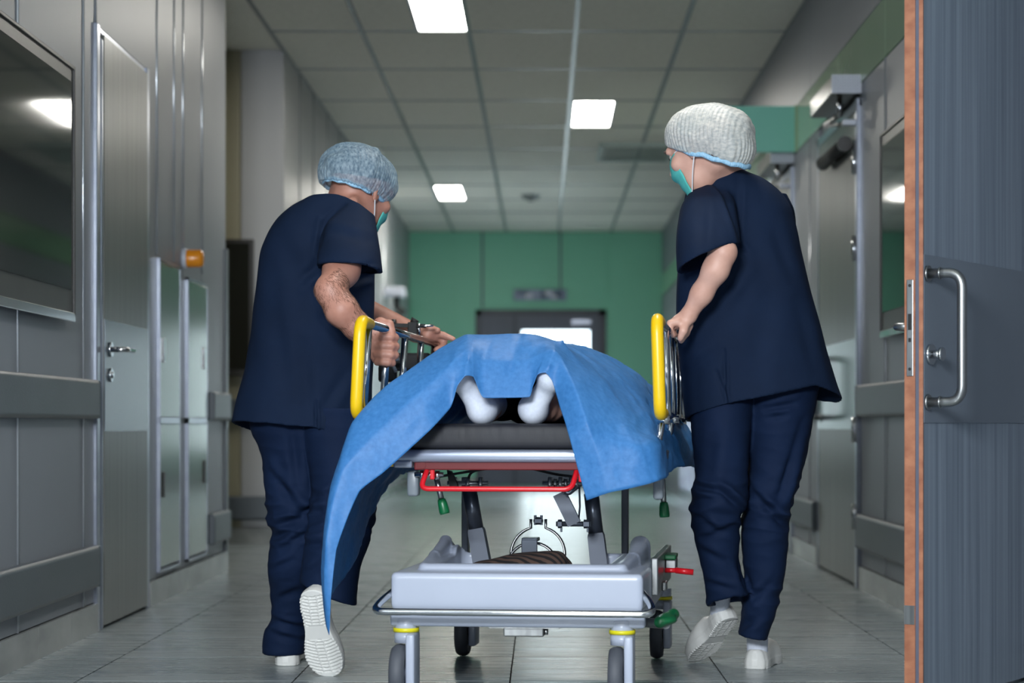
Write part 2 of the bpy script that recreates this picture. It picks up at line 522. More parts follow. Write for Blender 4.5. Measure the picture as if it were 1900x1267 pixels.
# bumper rails along the walls
def rail(name, side, y0, y1, z0, z1, label, depth=.032):
    x = XL + .010 if side < 0 else XR - .010
    s = -side
    prof = [(x, z0), (x + s * depth * .75, z0), (x + s * depth, z0 + .010), (x + s * depth, z1 - .010), (x + s * depth * .75, z1), (x, z1)]
    o = MB().prism(prof, 1, y0, y1).build(name, M_rail)
    bm = bmesh.new(); bm.from_mesh(o.data)
    bmesh.ops.bevel(bm, geom=[e for e in bm.edges], offset=.004, segments=2, profile=.5, affect='EDGES')
    bm.to_mesh(o.data); bm.free()
    tag(o, label, 'wall bumper', kind='structure')
    slab('end_cap', (min(x, x + s * (depth + .001)), y1 - .012, z0 + .002), (max(x, x + s * (depth + .001)), y1 + .002, z1 - .002), M_rail, o, .004)
    return o
rail('trim_1', -1, 3.0, 7.16, .73, .862, 'upper grey bumper rail below the large screen')
rail('trim_2', -1, 3.0, 7.16, .158, .300, 'lower grey bumper rail below the large screen')
rail('trim_3', -1, 9.66, 10.17, .73, .862, 'short upper bumper rail beside the second service cabinet')
rail('trim_4', -1, 9.66, 10.17, .158, .300, 'short lower bumper rail beside the second service cabinet')
rail('trim_5', 1, 7.2, 9.08, .743, .880, 'upper bumper rail behind the open grey door')
rail('trim_6', 1, 7.2, 9.08, .178, .325, 'lower bumper rail behind the open grey door')
rail('trim_7', 1, 10.54, 11.5, .743, .880, 'upper bumper rail between the two steel doors')
rail('trim_8', 1, 10.54, 11.5, .178, .325, 'lower bumper rail between the two steel doors')
rail('trim_9', 1, 12.95, WY0 - .1, .743, .880, 'upper bumper rail beyond the second steel door')
rail('trim_10', 1, 12.95, WY0 - .1, .178, .325, 'lower bumper rail beyond the second steel door')
for n, (z0, z1), lab in (('trim_11', (.73, .862), 'upper bumper rail on the side corridor wall'), ('trim_12', (.145, .285), 'lower bumper rail on the side corridor wall')):
    tag(MB().box((-6.0, YP - .045, z0), (XL - .02, YP, z1), .012).build(n, M_rail), lab, 'wall bumper', kind='structure')
rail('trim_13', -1, 12.6, 19.2, .73, .862, 'upper bumper rail along the far left wall')
rail('trim_14', -1, 12.6, 19.2, .158, .300, 'lower bumper rail along the far left wall')
# corner guard at the end of the near left wall
tag(MB().prism([(XL + .022, YC - .06), (XL + .022, YC + .012), (XL - .06, YC + .012), (XL - .06, YC), (XL + .008, YC), (XL + .008, YC - .06)], 2, .02, 1.56).build('trim_15', M_rail), 'metal corner guard at the mouth of the side corridor', 'corner guard', kind='structure')

# ------------------------------------------------------------------ doors
def lever(parent, x, y, z, s, along):
    """lever handle with a rose and a cylinder below; s = direction out of the leaf along X"""
    h = MB().cyl((x, y, z), (x + s * .008, y, z), .026, 20).tube(fillet([(x + s * .006, y, z), (x + s * .055, y, z), (x + s * .058, y + along * .125, z)], .02), .0095, 12).build('door_handle', M_chrome, parent)
    MB().cyl((x, y, z - .09), (x + s * .008, y, z - .09), .024, 20).cyl((x + s * .008, y, z - .09), (x + s * .014, y, z - .09), .011, 12).build('lock_cylinder', M_chrome, parent)
    return h
def pull(parent, base0, base1, out, r=.013):
    b0, b1, ov = Vector(base0), Vector(base1), Vector(out)
    h = MB().tube(fillet([b0, b0 + ov, b1 + ov, b1], .045, 8), r, 14)
    n = ov.normalized()
    for b in (b0, b1):
        h.cyl(b, b + n * .006, .022, 18)
        h.cyl(b + n * .03, b + n * .034, r * 1.22, 14)
    return h.build('pull_handle', M_steel, parent)

# left door
d1 = tag(empty('door_1', (XL, 7.68, 0)), 'grey grained door with a lever handle on the left wall', 'door', kind='structure')
MB().box((XL, 7.20, 0), (XL + .022, 7.25, 2.09), .004).box((XL, 7.285, 0), (XL + .020, 7.312, 2.05), .004).box((XL, 7.20, 2.07), (XL + .012, 8.17, 2.09), .003).box((XL, 8.12, 0), (XL + .02, 8.17, 2.09), .003).build('door_frame', M_alu, d1)
MB().box((XL - .004, 7.265, 0), (XL + .012, 7.285, 2.068)).build('frame_groove', M_black, d1)  # black strip filling the dark gap between the frame posts
slab('leaf', (XL - .01, 7.317, .012), (XL + .022, 8.115, 2.066), M_door, d1, .002)
slab('band', (XL + .02, 7.318, .687), (XL + .0245, 8.114, 1.077), M_doorband, d1)
lever(d1, XL + .0245, 7.40, .975, 1, 1)

def steel_door(name, yn, yf, lab):
    d = tag(empty(name, (XR, (yn + yf) / 2, 0)), lab, 'door', kind='structure')
    MB().box((XR - .03, yn, 0), (XR, yn + .06, 2.13), .004).box((XR - .02, yf - .05, 0), (XR, yf, 2.13), .004).box((XR - .02, yn, 2.09), (XR, yf, 2.13), .003).build('door_frame', M_alu, d)
    slab('leaf', (XR - .018, yn + .065, .012), (XR + .01, yf - .052, 2.088), M_door, d, .002)
    slab('band', (XR - .0215, yn + .066, .69), (XR - .017, yf - .053, 1.09), M_doorband, d)
    for z in (.31, .69, 1.48, 1.86):
        MB().cyl((XR - .032, yn + .062, z - .055), (XR - .032, yn + .062, z + .055), .011, 10).box((XR - .03, yn + .062, z - .055), (XR - .017, yn + .10, z + .055)).build('hinge', M_chrome, d)
    pull(d, (XR - .021, yf - .14, .745), (XR - .021, yf - .14, 1.035), (-.085, 0, 0))
    return d
d2 = steel_door('door_2', 9.12, 10.5, 'steel coloured door with hinges and pull handle on the right wall')
d3 = steel_door('door_3', 11.55, 12.9, 'second steel coloured door farther along the right wall')

def operator(yn, lab, grp):
    root = tag(empty('door_opener', (XR, yn, 2.15)), lab, 'door opener')
    root['group'] = grp
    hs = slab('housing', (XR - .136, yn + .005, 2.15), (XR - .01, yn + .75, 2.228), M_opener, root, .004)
    slab('end_plate', (XR - .138, yn, 2.148), (XR - .008, yn + .006, 2.23), M_white, root, .002)
    dots = MB()
    for i in range(11):
        for j in range(6):
            y_ = yn - .0006
            cx, cz = XR - .127 + i * .0108, 2.156 + j * .0125
            dots.box((cx - .0022, y_, cz - .0022), (cx + .0022, yn + .001, cz + .0022))
    tag(dots.build('perforations', M_signdark, root), kind='stuff')
    MB().cyl((XR - .09, yn + .10, 2.15), (XR - .09, yn + .10, 2.06), .012, 12).build('spindle', M_chrome, root)
    MB().tube([(XR - .09, yn + .10, 2.065), (XR - .125, yn + .33, 2.058)], .011, 10, flat=.5).tube([(XR - .125, yn + .33, 2.05), (XR - .05, yn + .08, 2.03)], .010, 10, flat=.6).build('arm', M_steel, root)
    MB().box((XR - .085, yn + .03, 2.015), (XR - .02, yn + .075, 2.04), .004).build('arm_shoe', M_white, root)
    return root
operator(9.12, 'white perforated door opener with a folding arm above the nearer steel door', 'door openers')
operator(11.55, 'white perforated door opener above the second steel door, behind the woman', 'door openers')
cl = tag(empty('door_closer', (XR, 9.6, 1.95)), 'dark tubular door closer on the nearer steel door', 'door closer')
MB().cyl((XR - .055, 9.30, 1.955), (XR - .055, 10.02, 1.955), .03, 20).build('body', M_black, cl)
MB().cyl((XR - .055, 9.295, 1.955), (XR - .055, 9.32, 1.955), .033, 20).new().cyl((XR - .055, 10.0, 1.955), (XR - .055, 10.03, 1.955), .033, 20).build('end_cap', M_bezel, cl)
MB().box((XR - .055, 9.45, 1.94), (XR - .017, 9.5, 1.97)).new().box((XR - .055, 9.85, 1.94), (XR - .017, 9.9, 1.97)).build('bracket', M_steel, cl)

# dark double door in the end wall
d4 = tag(empty('door_4', (0, YF, 0)), 'dark grey double door with a bright pane in the green end wall', 'door', kind='structure')
yb = YF - .03
MB().box((-.77, yb, 0), (-.70, YF + .02, 2.04)).box((.66, yb, 0), (.74, YF + .02, 2.04)).box((-.77, yb, 1.97), (.74, YF + .02, 2.04)).build('door_frame', M_darkframe, d4)
MB().box((-.70, YF - .015, .01), (-.33, YF + .02, 1.97)).build('leaf', M_farleaf, d4)
lf = MB().box((-.30, YF - .015, .01), (.66, YF + .02, 1.97)).build('leaf', M_farleaf, d4)
slab('mullion', (-.33, yb, 0), (-.30, YF, 1.97), M_darkframe, d4)
slab('pane', (-.235, YF - .022, .42), (.55, YF - .012, 1.80), M_winglow, lf, .02)
slab('closer', (.34, YF - .06, 1.87), (.56, YF - .02, 1.92), M_alu, d4)
# bright glazed opening far down on the right
w1 = tag(empty('window_1', (XR, WY0, 0)), 'tall glazed opening full of cold daylight far down on the right', 'window', kind='structure')
wf = MB()
for y in np.linspace(WY0, WY1, 4):
    wf.box((XR - .01, y - .04, 0), (XR + .08, y + .04, 1.78))
wf.box((XR - .01, WY0, 1.70), (XR + .08, WY1, 1.78)).box((XR - .01, WY0, 0), (XR + .08, WY1, .08))
wf.build('window_frame', M_alu, w1)
yy = np.linspace(WY0, WY1, 4)
for a, b in zip(yy[:-1], yy[1:]):
    slab('pane', (XR + .03, a + .04, .08), (XR + .036, b - .04, 1.70), mat('window_glass', rgb(235, 245, 245), .03, trans=1.0, rough2=.06) if 'window_glass' not in MATS else MATS['window_glass'], w1)
tag(slab('daylight_panel', (2.6, WY0 - 2, -.1), (2.65, WY1 + 2, 3.0), M_outside), 'glowing panel added as overcast daylight outside the glazed opening', 'daylight', kind='structure')  # emissive panel added to stand for the sky beyond the opening

# the open door leaf in the right foreground
t = Vector((.542, .840, 0)); n = Vector((.840, -.542, 0))     # along the leaf, out of its visible face
E = Vector((.943, 5.20, 0))                                    # visible corner of the latch edge
Mleaf = Matrix(((t.x, -n.x, 0, E.x), (t.y, -n.y, 0, E.y), (0, 0, 1, 0), (0, 0, 0, 1)))
d5 = tag(empty('door_5', (E.x, E.y, 0)), 'open grey blue grained door with wooden edge in the right foreground', 'door', kind='structure')
def leafpart(mb, name, m, parent=d5):
    return mb.xf(Mleaf).build(name, m, parent)
LW = .80
leafpart(MB().box((.001, .001, .012), (LW, .048, 2.3), .001), 'leaf', M_leaf)
leafpart(MB().box((.002, -.0012, .715), (LW, .003, 1.132)), 'band', M_leafband)
leafpart(MB().box((-.004, -.0004, .012), (.0014, .0105, 2.3), .0008), 'edge_lipping', M_oak)
leafpart(MB().box((-.0025, .0105, .012), (.0014, .0195, 2.3)), 'edge_seal', M_seal)
leafpart(MB().box((-.006, .0195, .012), (.0014, .048, 2.3), .0008), 'edge_lipping', M_oak)
lp = leafpart(MB().box((-.0085, .0235, .83), (-.005, .0415, 1.07), .003), 'lock_plate', M_steel)
leafpart(MB().box((-.0095, .028, .945), (-.008, .037, .985)).box((-.0095, .029, .915), (-.008, .036, .925)).cyl((-.0095, .0325, 1.055), (-.008, .0325, 1.055), .004, 10).cyl((-.0095, .0325, .848), (-.008, .0325, .848), .004, 10), 'latch', M_black, lp)
leafpart(MB().box((-.008, .0205, .215), (-.005, .048, .262)), 'strike_plate', M_steel)
hp = MB()
hp.tube(fillet([(.02, 0, .766), (.02, -.093, .766), (.02, -.093, 1.085), (.02, 0, 1.085)], .04, 8), .0125, 16)
for z in (.766, 1.085):
    hp.cyl((.02, -.034, z), (.02, -.039, z), .0152, 16)
    hp.cyl((.02, -.002, z), (.02, -.008, z), .02, 16)
leafpart(hp, 'pull_handle', M_steel)
leafpart(MB().cyl((.035, 0, .885), (.035, -.010, .885), .0255, 24).cyl((.035, -.010, .885), (.035, -.034, .885), .0105, 14).cyl((.035, -.03, .885), (.035, -.038, .885), .017, 18), 'lock_cylinder', M_chrome)
leafpart(MB().cyl((.05, .048, .957), (.05, .058, .957), .026, 18).tube(fillet([(.05, .05, .957), (.05, .098, .957), (.13, .098, .957)], .02), .010, 12), 'door_handle', M_steel)
leafpart(MB().box((LW, .0, 0), (LW + .07, .12, 2.36), .004), 'door_frame', M_alu)

# ------------------------------------------------------------------ wall and ceiling fittings
def screen_x(side, y0, y1, z0, z1, lab):
    x = XL + .010 if side < 0 else XR - .010
    s = -side
    root = tag(empty('wall_screen', (x, (y0 + y1) / 2, z0)), lab, 'screen')
    f = lambda a, b: (min(x + s * a, x + s * b), max(x + s * a, x + s * b))
    a, b = f(0, .03)
    slab('casing', (a, y0, z0), (b, y1, z1), M_bezel, root, .004)
    a, b = f(.028, .034)
    slab('display', (a, y0 + .055, z0 + .085), (b, y1 - .055, z1 - .055), M_glass, root)
    a, b = f(.028, .036)
    MB().box((a, y0, z0 - .016), (b, y1, z0 + .014), .003).build('chrome_trim', M_chrome, root)
    MB().box((a, y1 - .012, z0), (b, y1, z1), .002).box((a, y0, z0), (b, y0 + .012, z1), .002).box((a, y0, z1 - .012), (b, y1, z1), .002).build('frame', M_bezel, root)
    return root
screen_x(-1, 5.33, 6.76, 1.055, 1.86, 'large dark screen with a chrome lower edge on the left wall')
screen_x(1, 6.9, 8.40, 1.07, 1.87, 'dark screen on the right wall, mostly hidden by the open door')
sroot = tag(empty('wall_screen', (-2.0, YP, 1.0)), 'dark upright screen on the side corridor wall behind the man', 'screen')
slab('casing', (-2.35, YP - .05, 1.0), (-1.712, YP, 1.81), M_bezel, sroot, .004)
slab('display', (-2.32, YP - .055, 1.04), (-1.735, YP - .045, 1.785), M_glass, sroot)

def cabinet(y0, y1, zt, lab, hy, redz):
    root = tag(empty('service_cabinet', (XL, (y0 + y1) / 2, .12)), lab, 'cabinet')
    root['group'] = 'service cabinets'
    x = XL + .010
    MB().box((x, y0, .12), (x + .015, y0 + .010, zt)).box((x, y1 - .010, .12), (x + .015, y1, zt)).box((x, y0, zt - .012), (x + .015, y1, zt)).box((x, y0, .12), (x + .015, y1, .132)).box((x, y0, .715), (x + .015, y1, .74)).build('frame', M_alu, root)
    up = slab('door', (x, y0 + .012, .742), (x + .014, y1 - .012, zt - .014), M_cab, root, .002)
    slab('latch', (x + .014, hy - .02, .96), (x + .022, hy + .02, 1.06), M_chrome, up, .003)
    lo = slab('door', (x, y0 + .012, .142), (x + .014, y1 - .012, .713), M_cab, root, .002)
    slab('latch', (x + .014, hy - .02, redz), (x + .02, hy + .02, redz + .1), M_bezel, lo, .003)
cabinet(8.37, 8.84, 1.375, 'glossy grey two door service cabinet nearest the lever handle door', 8.44, .42)
cabinet(9.04, 9.56, 1.345, 'glossy grey two door service cabinet beside the short bumper rails', 9.46, .45)
al = tag(empty('alarm_lamp', (XL, 8.98, 1.42)), 'small orange alarm lamp above the service cabinets', 'alarm lamp')
MB().cyl((XL + .01, 8.98, 1.42), (XL + .03, 8.98, 1.42), .043, 24).build('base', M_white, al)
MB().lathe([(.001, .07), (.03, .068), (.038, .055), (.038, .0)], (0, 0, 0), axis=0).xf(Matrix.Translation((XL + .03, 8.98, 1.42))).build('lens', M_orange, al)

M_frame_lamp = M_white
for (lx, ly), lab in zip(LAMPS, ('oblong lit ceiling lamp nearest the camera, cut by the top of the picture', 'oblong lit ceiling lamp nearest the woman in the white cap', 'oblong lit ceiling lamp farthest away, above the man')):
    root = tag(empty('ceiling_lamp', (lx, ly, ZC)), lab, 'ceiling lamp', 'ceiling lamps')
    MB().box((lx - .152, ly - .62, ZC - .004), (lx - .135, ly + .62, ZC + .05)).box((lx + .135, ly - .62, ZC - .004), (lx + .152, ly + .62, ZC + .05)).box((lx - .152, ly - .62, ZC - .004), (lx + .152, ly - .60, ZC + .05)).box((lx - .152, ly + .60, ZC - .004), (lx + .152, ly + .62, ZC + .05)).build('frame', M_white, root)
    slab('diffuser', (lx - .135, ly - .60, ZC + .002), (lx - .006, ly + .60, ZC + .012), M_diffuser, root)
    slab('diffuser', (lx + .006, ly - .60, ZC + .002), (lx + .135, ly + .60, ZC + .012), M_diffuser, root)

dv = tag(empty('air_diffuser', (.76, 17.1, ZC)), 'slatted air vent in the ceiling beside the green hanging sign', 'air vent')
MB().box((.45, 16.6, ZC - .03), (1.07, 16.66, ZC), .004).box((.45, 17.54, ZC - .03), (1.07, 17.6, ZC), .004).box((.45, 16.6, ZC - .03), (.49, 17.6, ZC), .004).box((1.03, 16.6, ZC - .03), (1.07, 17.6, ZC), .004).build('frame', M_vent, dv)
sl0 = slab('slat', (-.006, 16.66, ZC - .055), (.006, 17.54, ZC - .004), M_vent, dv)
for i in range(13):
    if i == 0: sl0.location = (.515, 0, 0)
    else:
        c = dup(sl0, (.515 + .0415 * i, 0, 0))
sd = tag(empty('smoke_detector', (-.11, 20.4, ZC)), 'round smoke detector on the distant ceiling', 'smoke detector')
MB().lathe([(.0, -.05), (.05, -.048), (.075, -.035), (.09, -.01), (.1, 0)], (-.11, 20.4, ZC)).build('housing', M_tbar, sd)
MB().lathe([(.0, -.062), (.03, -.06), (.035, -.045)], (-.11, 20.4, ZC)).build('sensor', M_bezel, sd)

gs = tag(empty('hanging_sign', (1.15, 11.75, 2.2)), 'blank green board projecting from the right wall above the woman', 'sign')
slab('board', (.95, 11.44, 2.195), (XR - .012, 11.48, 2.445), M_gsign, gs, .003)
slab('bracket', (XR - .02, 11.425, 2.19), (XR - .008, 11.495, 2.45), M_gband, gs, .002)

es = tag(empty('exit_sign', (-.02, YF, 2.15)), 'small blurred sign board above the dark double door', 'sign')
slab('board', (-.33, YF - .05, 2.145), (.28, YF - .02, 2.275), M_signface, es, .01)
MB().box((-.29, YF - .054, 2.215), (-.17, YF - .049, 2.255)).new().box((-.02, YF - .054, 2.16), (.05, YF - .049, 2.26)).new().box((.14, YF - .054, 2.17), (.24, YF - .049, 2.26)).build('dark_panel', M_signdark, es)
MB().box((-.19, YF - .056, 2.165), (-.11, YF - .05, 2.22)).new().box((.03, YF - .056, 2.205), (.12, YF - .05, 2.255)).new().box((.10, YF - .056, 2.165), (.17, YF - .05, 2.20)).build('pale_mark', M_signpale, es)

fo = tag(empty('far_opener', (XL, 20.7, 1.6)), 'distant white and grey wall unit left of the green wall', 'wall unit')  # distant door opener with its arm
slab('housing', (XL + .01, 20.4, 1.96), (XL + .20, 20.8, 2.05), M_white, fo, .01)
MB().tube(fillet([(XL + .12, 20.6, 1.96), (XL + .12, 20.6, 1.86), (XL + .20, 20.6, 1.80)], .03), .03, 10).box((XL + .03, 20.5, 1.70), (XL + .16, 20.7, 1.80), .02).build('arm', M_bezel, fo)
# ------------------------------------------------------------------ gurney (built in its own frame: x across, y away from the camera)
GO = Vector((-.088, 5.35, 0)); GA = -math.atan2(.115, .9934)
gurney = tag(empty('gurney', GO, GA), 'hospital gurney with yellow rail grips and a white wheeled base', 'gurney')
GM = Matrix.Translation(GO) @ Matrix.Rotation(GA, 4, 'Z')

def G(px, py, ly):
    """photo measurement at gurney depth ly -> gurney coordinates"""
    k = (px - VX) / FPX
    lx = (k * (GO.y + .9934 * ly) - GO.x - .115 * ly) / (.9934 + .115 * k)
    Y = GO.y - .115 * lx + .9934 * ly
    return Vector((lx, ly, EYE - (py - VY) * Y / FPX))
def GW(px, py, ly):
    return GM @ G(px, py, ly)

M_molded = mat('molded_white', rgb(168, 176, 193), 0.30, col2=rgb(173, 181, 197), nscale=(3, 3, 3), spec=.5)
M_bar = mat('frame_silver', rgb(150, 158, 176), 0.30, .55, col2=rgb(158, 166, 184), nscale=(3, 3, 3))
M_yellow = mat('yellow_grip', rgb(228, 184, 6), 0.32, col2=rgb(234, 191, 12), nscale=(5, 5, 5), spec=.5)
M_red = mat('red_paint', rgb(206, 22, 34), 0.28, col2=rgb(212, 28, 40), nscale=(6, 6, 6))
M_darkred = mat('dark_red_paint', rgb(94, 4, 11), 0.6, col2=rgb(102, 6, 13), nscale=(6, 6, 6))
M_greengrip = mat('green_grip', rgb(8, 92, 52), 0.35, col2=rgb(12, 100, 58), nscale=(6, 6, 6))
M_rubber = mat('wheel_rubber', rgb(70, 74, 82), 0.6, col2=rgb(78, 82, 90), nscale=(9, 9, 9))
M_darkrubber = mat('dark_rubber', rgb(34, 36, 38), 0.55, col2=rgb(40, 42, 44), nscale=(9, 9, 9))
M_column = mat('column_steel', rgb(84, 90, 100), 0.3, .7, col2=rgb(92, 98, 108), nscale=(4, 4, 4))
M_sleeve = mat('sleeve_grey', rgb(92, 100, 114), 0.45, col2=rgb(98, 106, 120), nscale=(4, 4, 4))
M_clearplastic = mat('grey_plastic', rgb(120, 128, 136), 0.35, col2=rgb(128, 136, 143), nscale=(4, 4, 4))
M_mattress = mat('mattress_cover', rgb(27, 28, 34), 0.62, col2=rgb(32, 33, 40), nscale=(10, 10, 10), bump=.15, bscale=(60, 18, 18), bdist=.006)
M_yring = mat('yellow_ring', rgb(216, 206, 22), 0.4, col2=rgb(222, 212, 30), nscale=(6, 6, 6))

# --- voxel fields: smooth shapes blended on a grid, surfaced by surface nets
class Field:
    def __init__(s, lo, hi, h):
        s.lo = np.array(lo, float); s.h = h
        s.n = np.ceil((np.array(hi, float) - s.lo) / h).astype(int) + 1
        s.ax = [(s.lo[i] + h * np.arange(s.n[i])).astype(np.float32) for i in range(3)]
        s.d = np.full(tuple(s.n), .5, np.float32)
    def grid(s, lo, hi):
        sl = []
        for i in range(3):
            a = int(max(0, math.floor((lo[i] - s.lo[i]) / s.h)))
            b = int(min(s.n[i], math.ceil((hi[i] - s.lo[i]) / s.h) + 1))
            sl.append(slice(a, max(a, b)))
        sl = tuple(sl)
        X = s.ax[0][sl[0]][:, None, None]; Y = s.ax[1][sl[1]][None, :, None]; Z = s.ax[2][sl[2]][None, None, :]
        return sl, X, Y, Z
    def put(s, f, lo=None, hi=None, k=0.0, cut=False):
        lo = s.lo if lo is None else lo
        hi = s.lo + s.h * s.n if hi is None else hi
        sl, X, Y, Z = s.grid(lo, hi)
        if s.d[sl].size == 0: return s
        b = f(X, Y, Z).astype(np.float32)
        a = s.d[sl]
        if cut:
            b = -b
            if k > 0:
                hh = np.clip(.5 - .5 * (b - a) / k, 0, 1)
                s.d[sl] = b * (1 - hh) + a * hh + k * hh * (1 - hh)
            else:
                s.d[sl] = np.maximum(a, b)
        elif k > 0:
            hh = np.clip(.5 + .5 * (b - a) / k, 0, 1)
            s.d[sl] = b * (1 - hh) + a * hh - k * hh * (1 - hh)
        else:
            s.d[sl] = np.minimum(a, b)
        return s
    def cap(s, a, b, ra, rb=None, k=0.0, cut=False):
        a, b = np.array(a, float), np.array(b, float)
        rb = ra if rb is None else rb
        ba = b - a; bb = float(ba @ ba) + 1e-12
        m = max(ra, rb) + k + 3 * s.h
        def f(X, Y, Z):
            t = np.clip(((X - a[0]) * ba[0] + (Y - a[1]) * ba[1] + (Z - a[2]) * ba[2]) / bb, 0, 1)
            return np.sqrt((X - a[0] - t * ba[0]) ** 2 + (Y - a[1] - t * ba[1]) ** 2 + (Z - a[2] - t * ba[2]) ** 2) - (ra + t * (rb - ra))
        return s.put(f, np.minimum(a, b) - m, np.maximum(a, b) + m, k, cut)
    def chain(s, pts, rs, k=0.0, kj=0.02):
        for i in range(len(pts) - 1):
            s.cap(pts[i], pts[i + 1], rs[i], rs[i + 1], k if i == 0 else kj)
        return s
    def ell(s, c, r, R=None, k=0.0, cut=False):
        c, r = np.array(c, float), np.array(r, float)
        m = float(r.max()) + k + 3 * s.h
        R_ = np.eye(3) if R is None else np.array(R, float)     # columns = local axes
        def f(X, Y, Z):
            q = [(X - c[0]) * R_[0, i] + (Y - c[1]) * R_[1, i] + (Z - c[2]) * R_[2, i] for i in range(3)]
            k0 = np.sqrt(sum((q[i] / r[i]) ** 2 for i in range(3)))
            k1 = np.sqrt(sum((q[i] / r[i] ** 2) ** 2 for i in range(3))) + 1e-9
            return k0 * (k0 - 1) / k1
        return s.put(f, c - m, c + m, k, cut)
    def rbox(s, lo, hi, r, k=0.0, cut=False):
        lo, hi = np.array(lo, float), np.array(hi, float)
        c, e = (lo + hi) / 2, (hi - lo) / 2 - r
        m = r + k + 3 * s.h
        def f(X, Y, Z):
            q = [np.abs(X - c[0]) - e[0], np.abs(Y - c[1]) - e[1], np.abs(Z - c[2]) - e[2]]
            o = np.sqrt(sum(np.maximum(v, 0) ** 2 for v in q))
            return o + np.minimum(np.maximum(np.maximum(q[0], q[1]), q[2]), 0) - r
        return s.put(f, lo - m, hi + m, k, cut)
    def slices(s, tab, e=2.3, k=0.0, cut=False, shrink=0.0, zlo=None, zhi=None):
        """tab rows: z, x left, x right, y centre, y radius (any order of z)"""
        t = np.array(sorted(tab, key=lambda r: r[0]), float)
        z = t[:, 0]
        zz = s.ax[2]
        cols = [hermite(z, t[:, i], zz) for i in range(1, 5)]
        lo_z = z[0] if zlo is None else zlo
        hi_z = z[-1] if zhi is None else zhi
        cx = (cols[0] + cols[1]) / 2; rx = np.maximum((cols[1] - cols[0]) / 2 - shrink, .004)
        cy = cols[2]; ry = np.maximum(cols[3] - shrink, .004)
        lo = np.array([t[:, 1].min() - .05, (t[:, 3] - t[:, 4]).min() - .05, lo_z - .03])
        hi = np.array([t[:, 2].max() + .05, (t[:, 3] + t[:, 4]).max() + .05, hi_z + .03])
        def f(X, Y, Z):
            i0 = int(round((float(Z.flat[0]) - s.lo[2]) / s.h)); nz = Z.shape[2]
            g = lambda v: v[i0:i0 + nz][None, None, :]
            q = (np.abs((X - g(cx)) / g(rx)) ** e + np.abs((Y - g(cy)) / g(ry)) ** e) ** (1 / e)
            d = (q - 1) * np.minimum(g(rx), g(ry))
            return np.maximum(np.maximum(d, lo_z - Z), Z - hi_z)
        return s.put(f, lo, hi, k, cut)
    def keep(s, p, n):
        """keep only the side of a plane that n points away from"""
        p, n = np.array(p, float), np.array(n, float); n = n / np.linalg.norm(n)
        sl, X, Y, Z = s.grid(s.lo, s.lo + s.h * s.n)
        s.d = np.maximum(s.d, ((X - p[0]) * n[0] + (Y - p[1]) * n[1] + (Z - p[2]) * n[2]).astype(np.float32))
        return s
    def mesh(s, smooth=2):
        d = s.d.copy()
        for ax in range(3):                         # close at the border
            sl = [slice(None)] * 3
            for e in (0, -1):
                sl[ax] = e; d[tuple(sl)] = .5
        ins = d < 0
        c = np.zeros(tuple(v - 1 for v in d.shape), np.int8)
        for i in (0, 1):
            for j in (0, 1):
                for k in (0, 1):
                    c += ins[i:d.shape[0] - 1 + i, j:d.shape[1] - 1 + j, k:d.shape[2] - 1 + k]
        act = np.argwhere((c > 0) & (c < 8))
        idm = -np.ones(c.shape, np.int32)
        idm[act[:, 0], act[:, 1], act[:, 2]] = np.arange(len(act))
        corner = [(i, j, k) for i in (0, 1) for j in (0, 1) for k in (0, 1)]
        val = {q: d[act[:, 0] + q[0], act[:, 1] + q[1], act[:, 2] + q[2]] for q in corner}
        acc = np.zeros((len(act), 3)); cnt = np.zeros(len(act))
        for a in corner:
            for ax in range(3):
                if a[ax] == 0:
                    b = list(a); b[ax] = 1; b = tuple(b)
                    va, vb = val[a], val[b]
                    mk = (va < 0) != (vb < 0)
                    tt = np.where(mk, va / np.where(mk, va - vb, 1), 0)
                    p = np.tile(np.array(a, float), (len(act), 1)); p[:, ax] = tt
                    acc += p * mk[:, None]; cnt += mk
        V = s.lo + s.h * (act + acc / cnt[:, None])
        Q = []
        for ax in range(3):
            o = [(ax + 1) % 3, (ax + 2) % 3]
            sa = [slice(None)] * 3; sb = [slice(None)] * 3
            sa[ax] = slice(0, -1); sb[ax] = slice(1, None)
            ch = ins[tuple(sa)] != ins[tuple(sb)]
            E_ = np.argwhere(ch)
            E_ = E_[(E_[:, o[0]] > 0) & (E_[:, o[1]] > 0) & (E_[:, o[0]] < d.shape[o[0]] - 1) & (E_[:, o[1]] < d.shape[o[1]] - 1)]
            inn = ins[E_[:, 0], E_[:, 1], E_[:, 2]]
            q = []
            for (u, v) in ((1, 1), (0, 1), (0, 0), (1, 0)):
                p = E_.copy(); p[:, o[0]] -= u; p[:, o[1]] -= v
                q.append(idm[p[:, 0], p[:, 1], p[:, 2]])
            q = np.stack(q, 1)
            q[~inn] = q[~inn][:, ::-1]
            Q.append(q)
        Q = np.concatenate(Q)
        for _ in range(smooth):
            V = relax(V, Q, .5)
        return V, Q

def relax(V, Q, w):
    S = np.zeros_like(V); n = np.zeros(len(V))
    for i in range(4):
        a, b = Q[:, i], Q[:, (i + 1) % 4]
        for u, v in ((a, b), (b, a)):
            for ax in range(3):
                S[:, ax] += np.bincount(u, V[v, ax], len(V))
            n += np.bincount(u, minlength=len(V))
    return V * (1 - w) + w * S / np.maximum(n, 1)[:, None]

def vnormals(V, Q):
    N = np.cross(V[Q[:, 2]] - V[Q[:, 0]], V[Q[:, 3]] - V[Q[:, 1]])
    out = np.zeros_like(V)
    for i in range(4):
        for ax in range(3):
            out[:, ax] += np.bincount(Q[:, i], N[:, ax], len(V))
    return out / (np.linalg.norm(out, axis=1)[:, None] + 1e-12)

